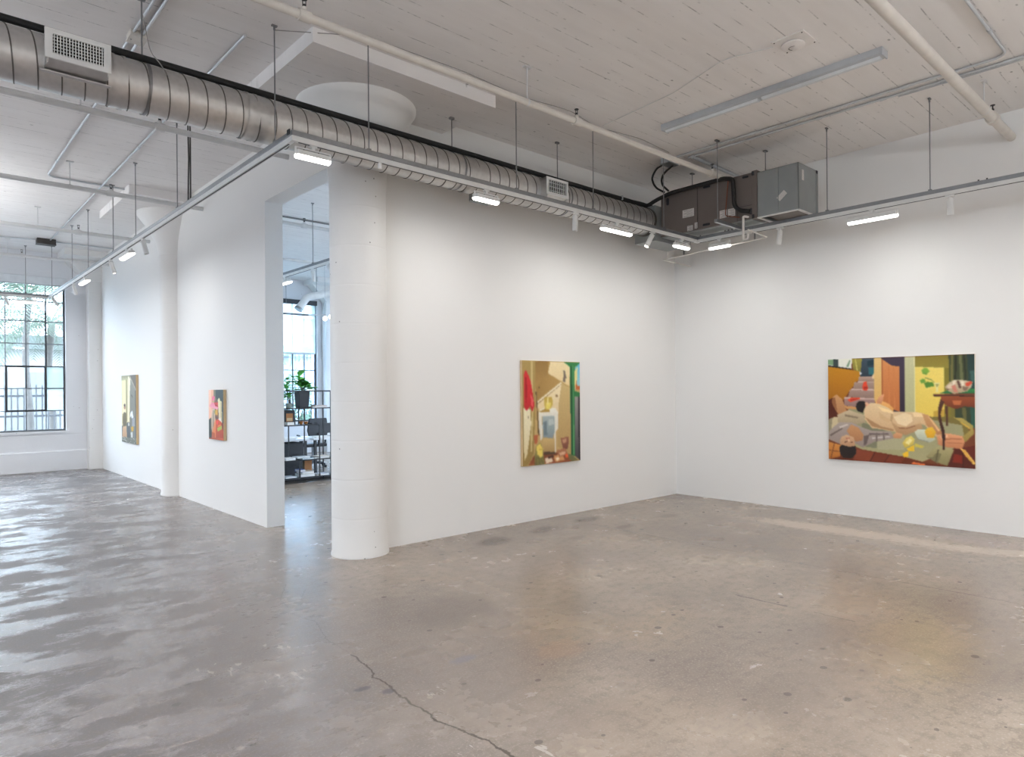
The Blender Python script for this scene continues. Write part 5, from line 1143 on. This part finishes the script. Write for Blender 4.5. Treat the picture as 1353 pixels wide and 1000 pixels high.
t = thing('spiral_duct', 'pale elbowed round duct near the office window', 'duct', (7.3, 15, 3.8)); obj('duct_pipe', MB().bend([(9.4, 15.0, 4.18), (7.78, 15.0, 4.02), (7.12, 15.0, 3.86), (6.90, 15.0, 3.56)], .085, .1, 20), M['white_metal'], t, smooth=True)
obj('open_collar', MB().tube([(6.915, 15.0, 3.585), (6.885, 15.0, 3.54)], .098, 24), M['galv'], t, smooth=True); obj('hanger_strap', MB().tube([(7.35, 15.0, 3.95), (7.35, 15.0, H)], .006, 6), M['rod'], t)
def globe(label, x, y, z):
    t = thing('globe_pendant', label, 'pendant light', (x, y, z)); obj('glass_globe', MB().sphere((x, y, z), .05, 20, 12), M['bulb'], t, smooth=True); obj('cap', MB().tube([(x, y, z+.045), (x, y, z+.10)], .02, 12), M['grey_metal'], t); obj('cord', MB().tube([(x, y, z+.10), (x, y, H)], .004, 6), M['grey_metal'], t)
globe('glowing globe lamp in the office, left of two beside the window', 7.06, 14, 3.26); globe('glowing globe lamp in the office half hidden by the column edge', 7.20, 14, 3.31)
t = thing('curtain_rod', 'dark bar across the office window top', 'bar', (7, 16.8, 3.65)); obj('bar', MB().tube([(4.6, 16.82, 3.65), (8.0, 16.82, 3.65)], .028, 10), M['rod'], t); obj('white_extension', MB().tube([(8.0, 16.82, 3.65), (9.6, 16.82, 3.80)], .02, 10), M['pipe_white'], t)
for x in (5.2, 7.4): obj('hanger_rod', MB().tube([(x, 16.82, 3.67), (x, 16.82, H)], .006, 6), M['rod'], t)

# ------------------------------------------------------------------ added unseen fill lamps, out of frame and in the office
def added_fill_strip(x, y, L, rz, power, z=H-.9):  # unseen up and down fill light, added in the form of a strip light
    t = thing('strip_light', 'added unseen fill light built as a hung strip light', 'ceiling light', (x, y, z), rz, group='added unseen fill lights', world=False)
    obj('housing', MB().prism([(-.07, .02), (-.07, -.04), (.07, -.04), (.07, .02)], 0, -L/2, L/2), M['white_metal'], t); obj('diffuser', MB().prism([(-.06, -.04), (-.045, -.07), (.045, -.07), (.06, -.04)], 0, -L/2, L/2), M['led'], t)
    for x_ in (-L/2+.1, L/2-.1): obj('hanger_rod', MB().tube([(x_, 0, .02), (x_, 0, H-z)], .005, 6), M['rod'], t)
    area_lamp(t, (0, 0, -.09), (0, 0, 0), L, .12, power*.5, (1, .995, .985)); area_lamp(t, (0, 0, .04), (PI, 0, 0), L, .12, power*.8, (.97, .99, 1))
    return t
for (x, y, r, p) in ((.5, -1.5, 0, 200), (4.8, -1.8, 0, 215), (-3, 2, PI/2, 180), (-3.2, 7, PI/2, 220), (-.6, 12.6, PI/2, 190), (-4, 12.6, PI/2, 160)):
    added_fill_strip(x, y, 2.4, r, p)
t = added_fill_strip(8.4, 9.6, 2.4, PI/2, 90); del t['group']; t['label'] = 'added unseen fill light inside the office, behind the middle wall'  # unseen fill light added to brighten the office

# ------------------------------------------------------------------ daylight, camera, view
W = bpy.data.worlds.new('sky'); sc.world = W; W.use_nodes = True
nt = W.node_tree; bg = nt.nodes['Background']; bg.inputs[0].default_value = (.68, .82, 1.0, 1); bg.inputs[1].default_value = 12.5
for a, b in OPEN:
    li = bpy.data.lights.new('window_portal', 'AREA'); li.shape = 'RECTANGLE'; li.size = b-a; li.size_y = WT-WB; li.cycles.is_portal = True
    o = bpy.data.objects.new('window_portal', li); C.objects.link(o); o.location = ((a+b)/2, FY+.33, (WB+WT)/2); o.rotation_euler = (-PI/2, 0, 0)

for k, (a, b) in enumerate(SIDE_ADDED+OFFICE_ADDED):
    li = bpy.data.lights.new('window_portal', 'AREA'); li.shape = 'RECTANGLE'; li.size = WT-WB; li.size_y = b-a; li.cycles.is_portal = True
    o = bpy.data.objects.new('window_portal', li); C.objects.link(o); q = k >= len(SIDE_ADDED); o.location = (11.78 if q else -7.28, (a+b)/2, (WB+WT)/2); o.rotation_euler = (0, PI/2 if q else -PI/2, 0)
cam = bpy.data.cameras.new('camera'); co = bpy.data.objects.new('camera', cam); C.objects.link(co); sc.camera = co
F, CYP, YAW, ROLL = 891.35, 515.66, -.7366, -.0079
cam.sensor_fit = 'HORIZONTAL'; cam.sensor_width = 36; cam.lens = F*36/1353; cam.shift_y = (CYP-500)/1353; cam.clip_start = .05
r0 = np.array([[math.cos(YAW), math.sin(YAW), 0], [0, 0, -1], [-math.sin(YAW), math.cos(YAW), 0]])
rr_ = np.array([[math.cos(ROLL), -math.sin(ROLL), 0], [math.sin(ROLL), math.cos(ROLL), 0], [0, 0, 1]]) @ r0
m = Matrix(((rr_[0][0], -rr_[1][0], -rr_[2][0], 0), (rr_[0][1], -rr_[1][1], -rr_[2][1], 0), (rr_[0][2], -rr_[1][2], -rr_[2][2], 1.62), (0, 0, 0, 1)))
co.matrix_world = m

for o in bpy.data.objects:
    if o.get('_w') is not None: del o['_w']
vs = sc.view_settings; sc.display_settings.display_device = 'sRGB'; vs.view_transform = 'Standard'; vs.look = 'None'; vs.exposure = 0.09; vs.gamma = 1.0; vs.use_curve_mapping = False
cy = sc.cycles; cy.use_denoising = True; cy.use_adaptive_sampling = True; cy.adaptive_threshold = .025; cy.max_bounces = 9; cy.diffuse_bounces = 5; cy.glossy_bounces = 4; cy.transparent_max_bounces = 12; cy.sample_clamp_indirect = 8; cy.caustics_reflective = False; cy.caustics_refractive = False
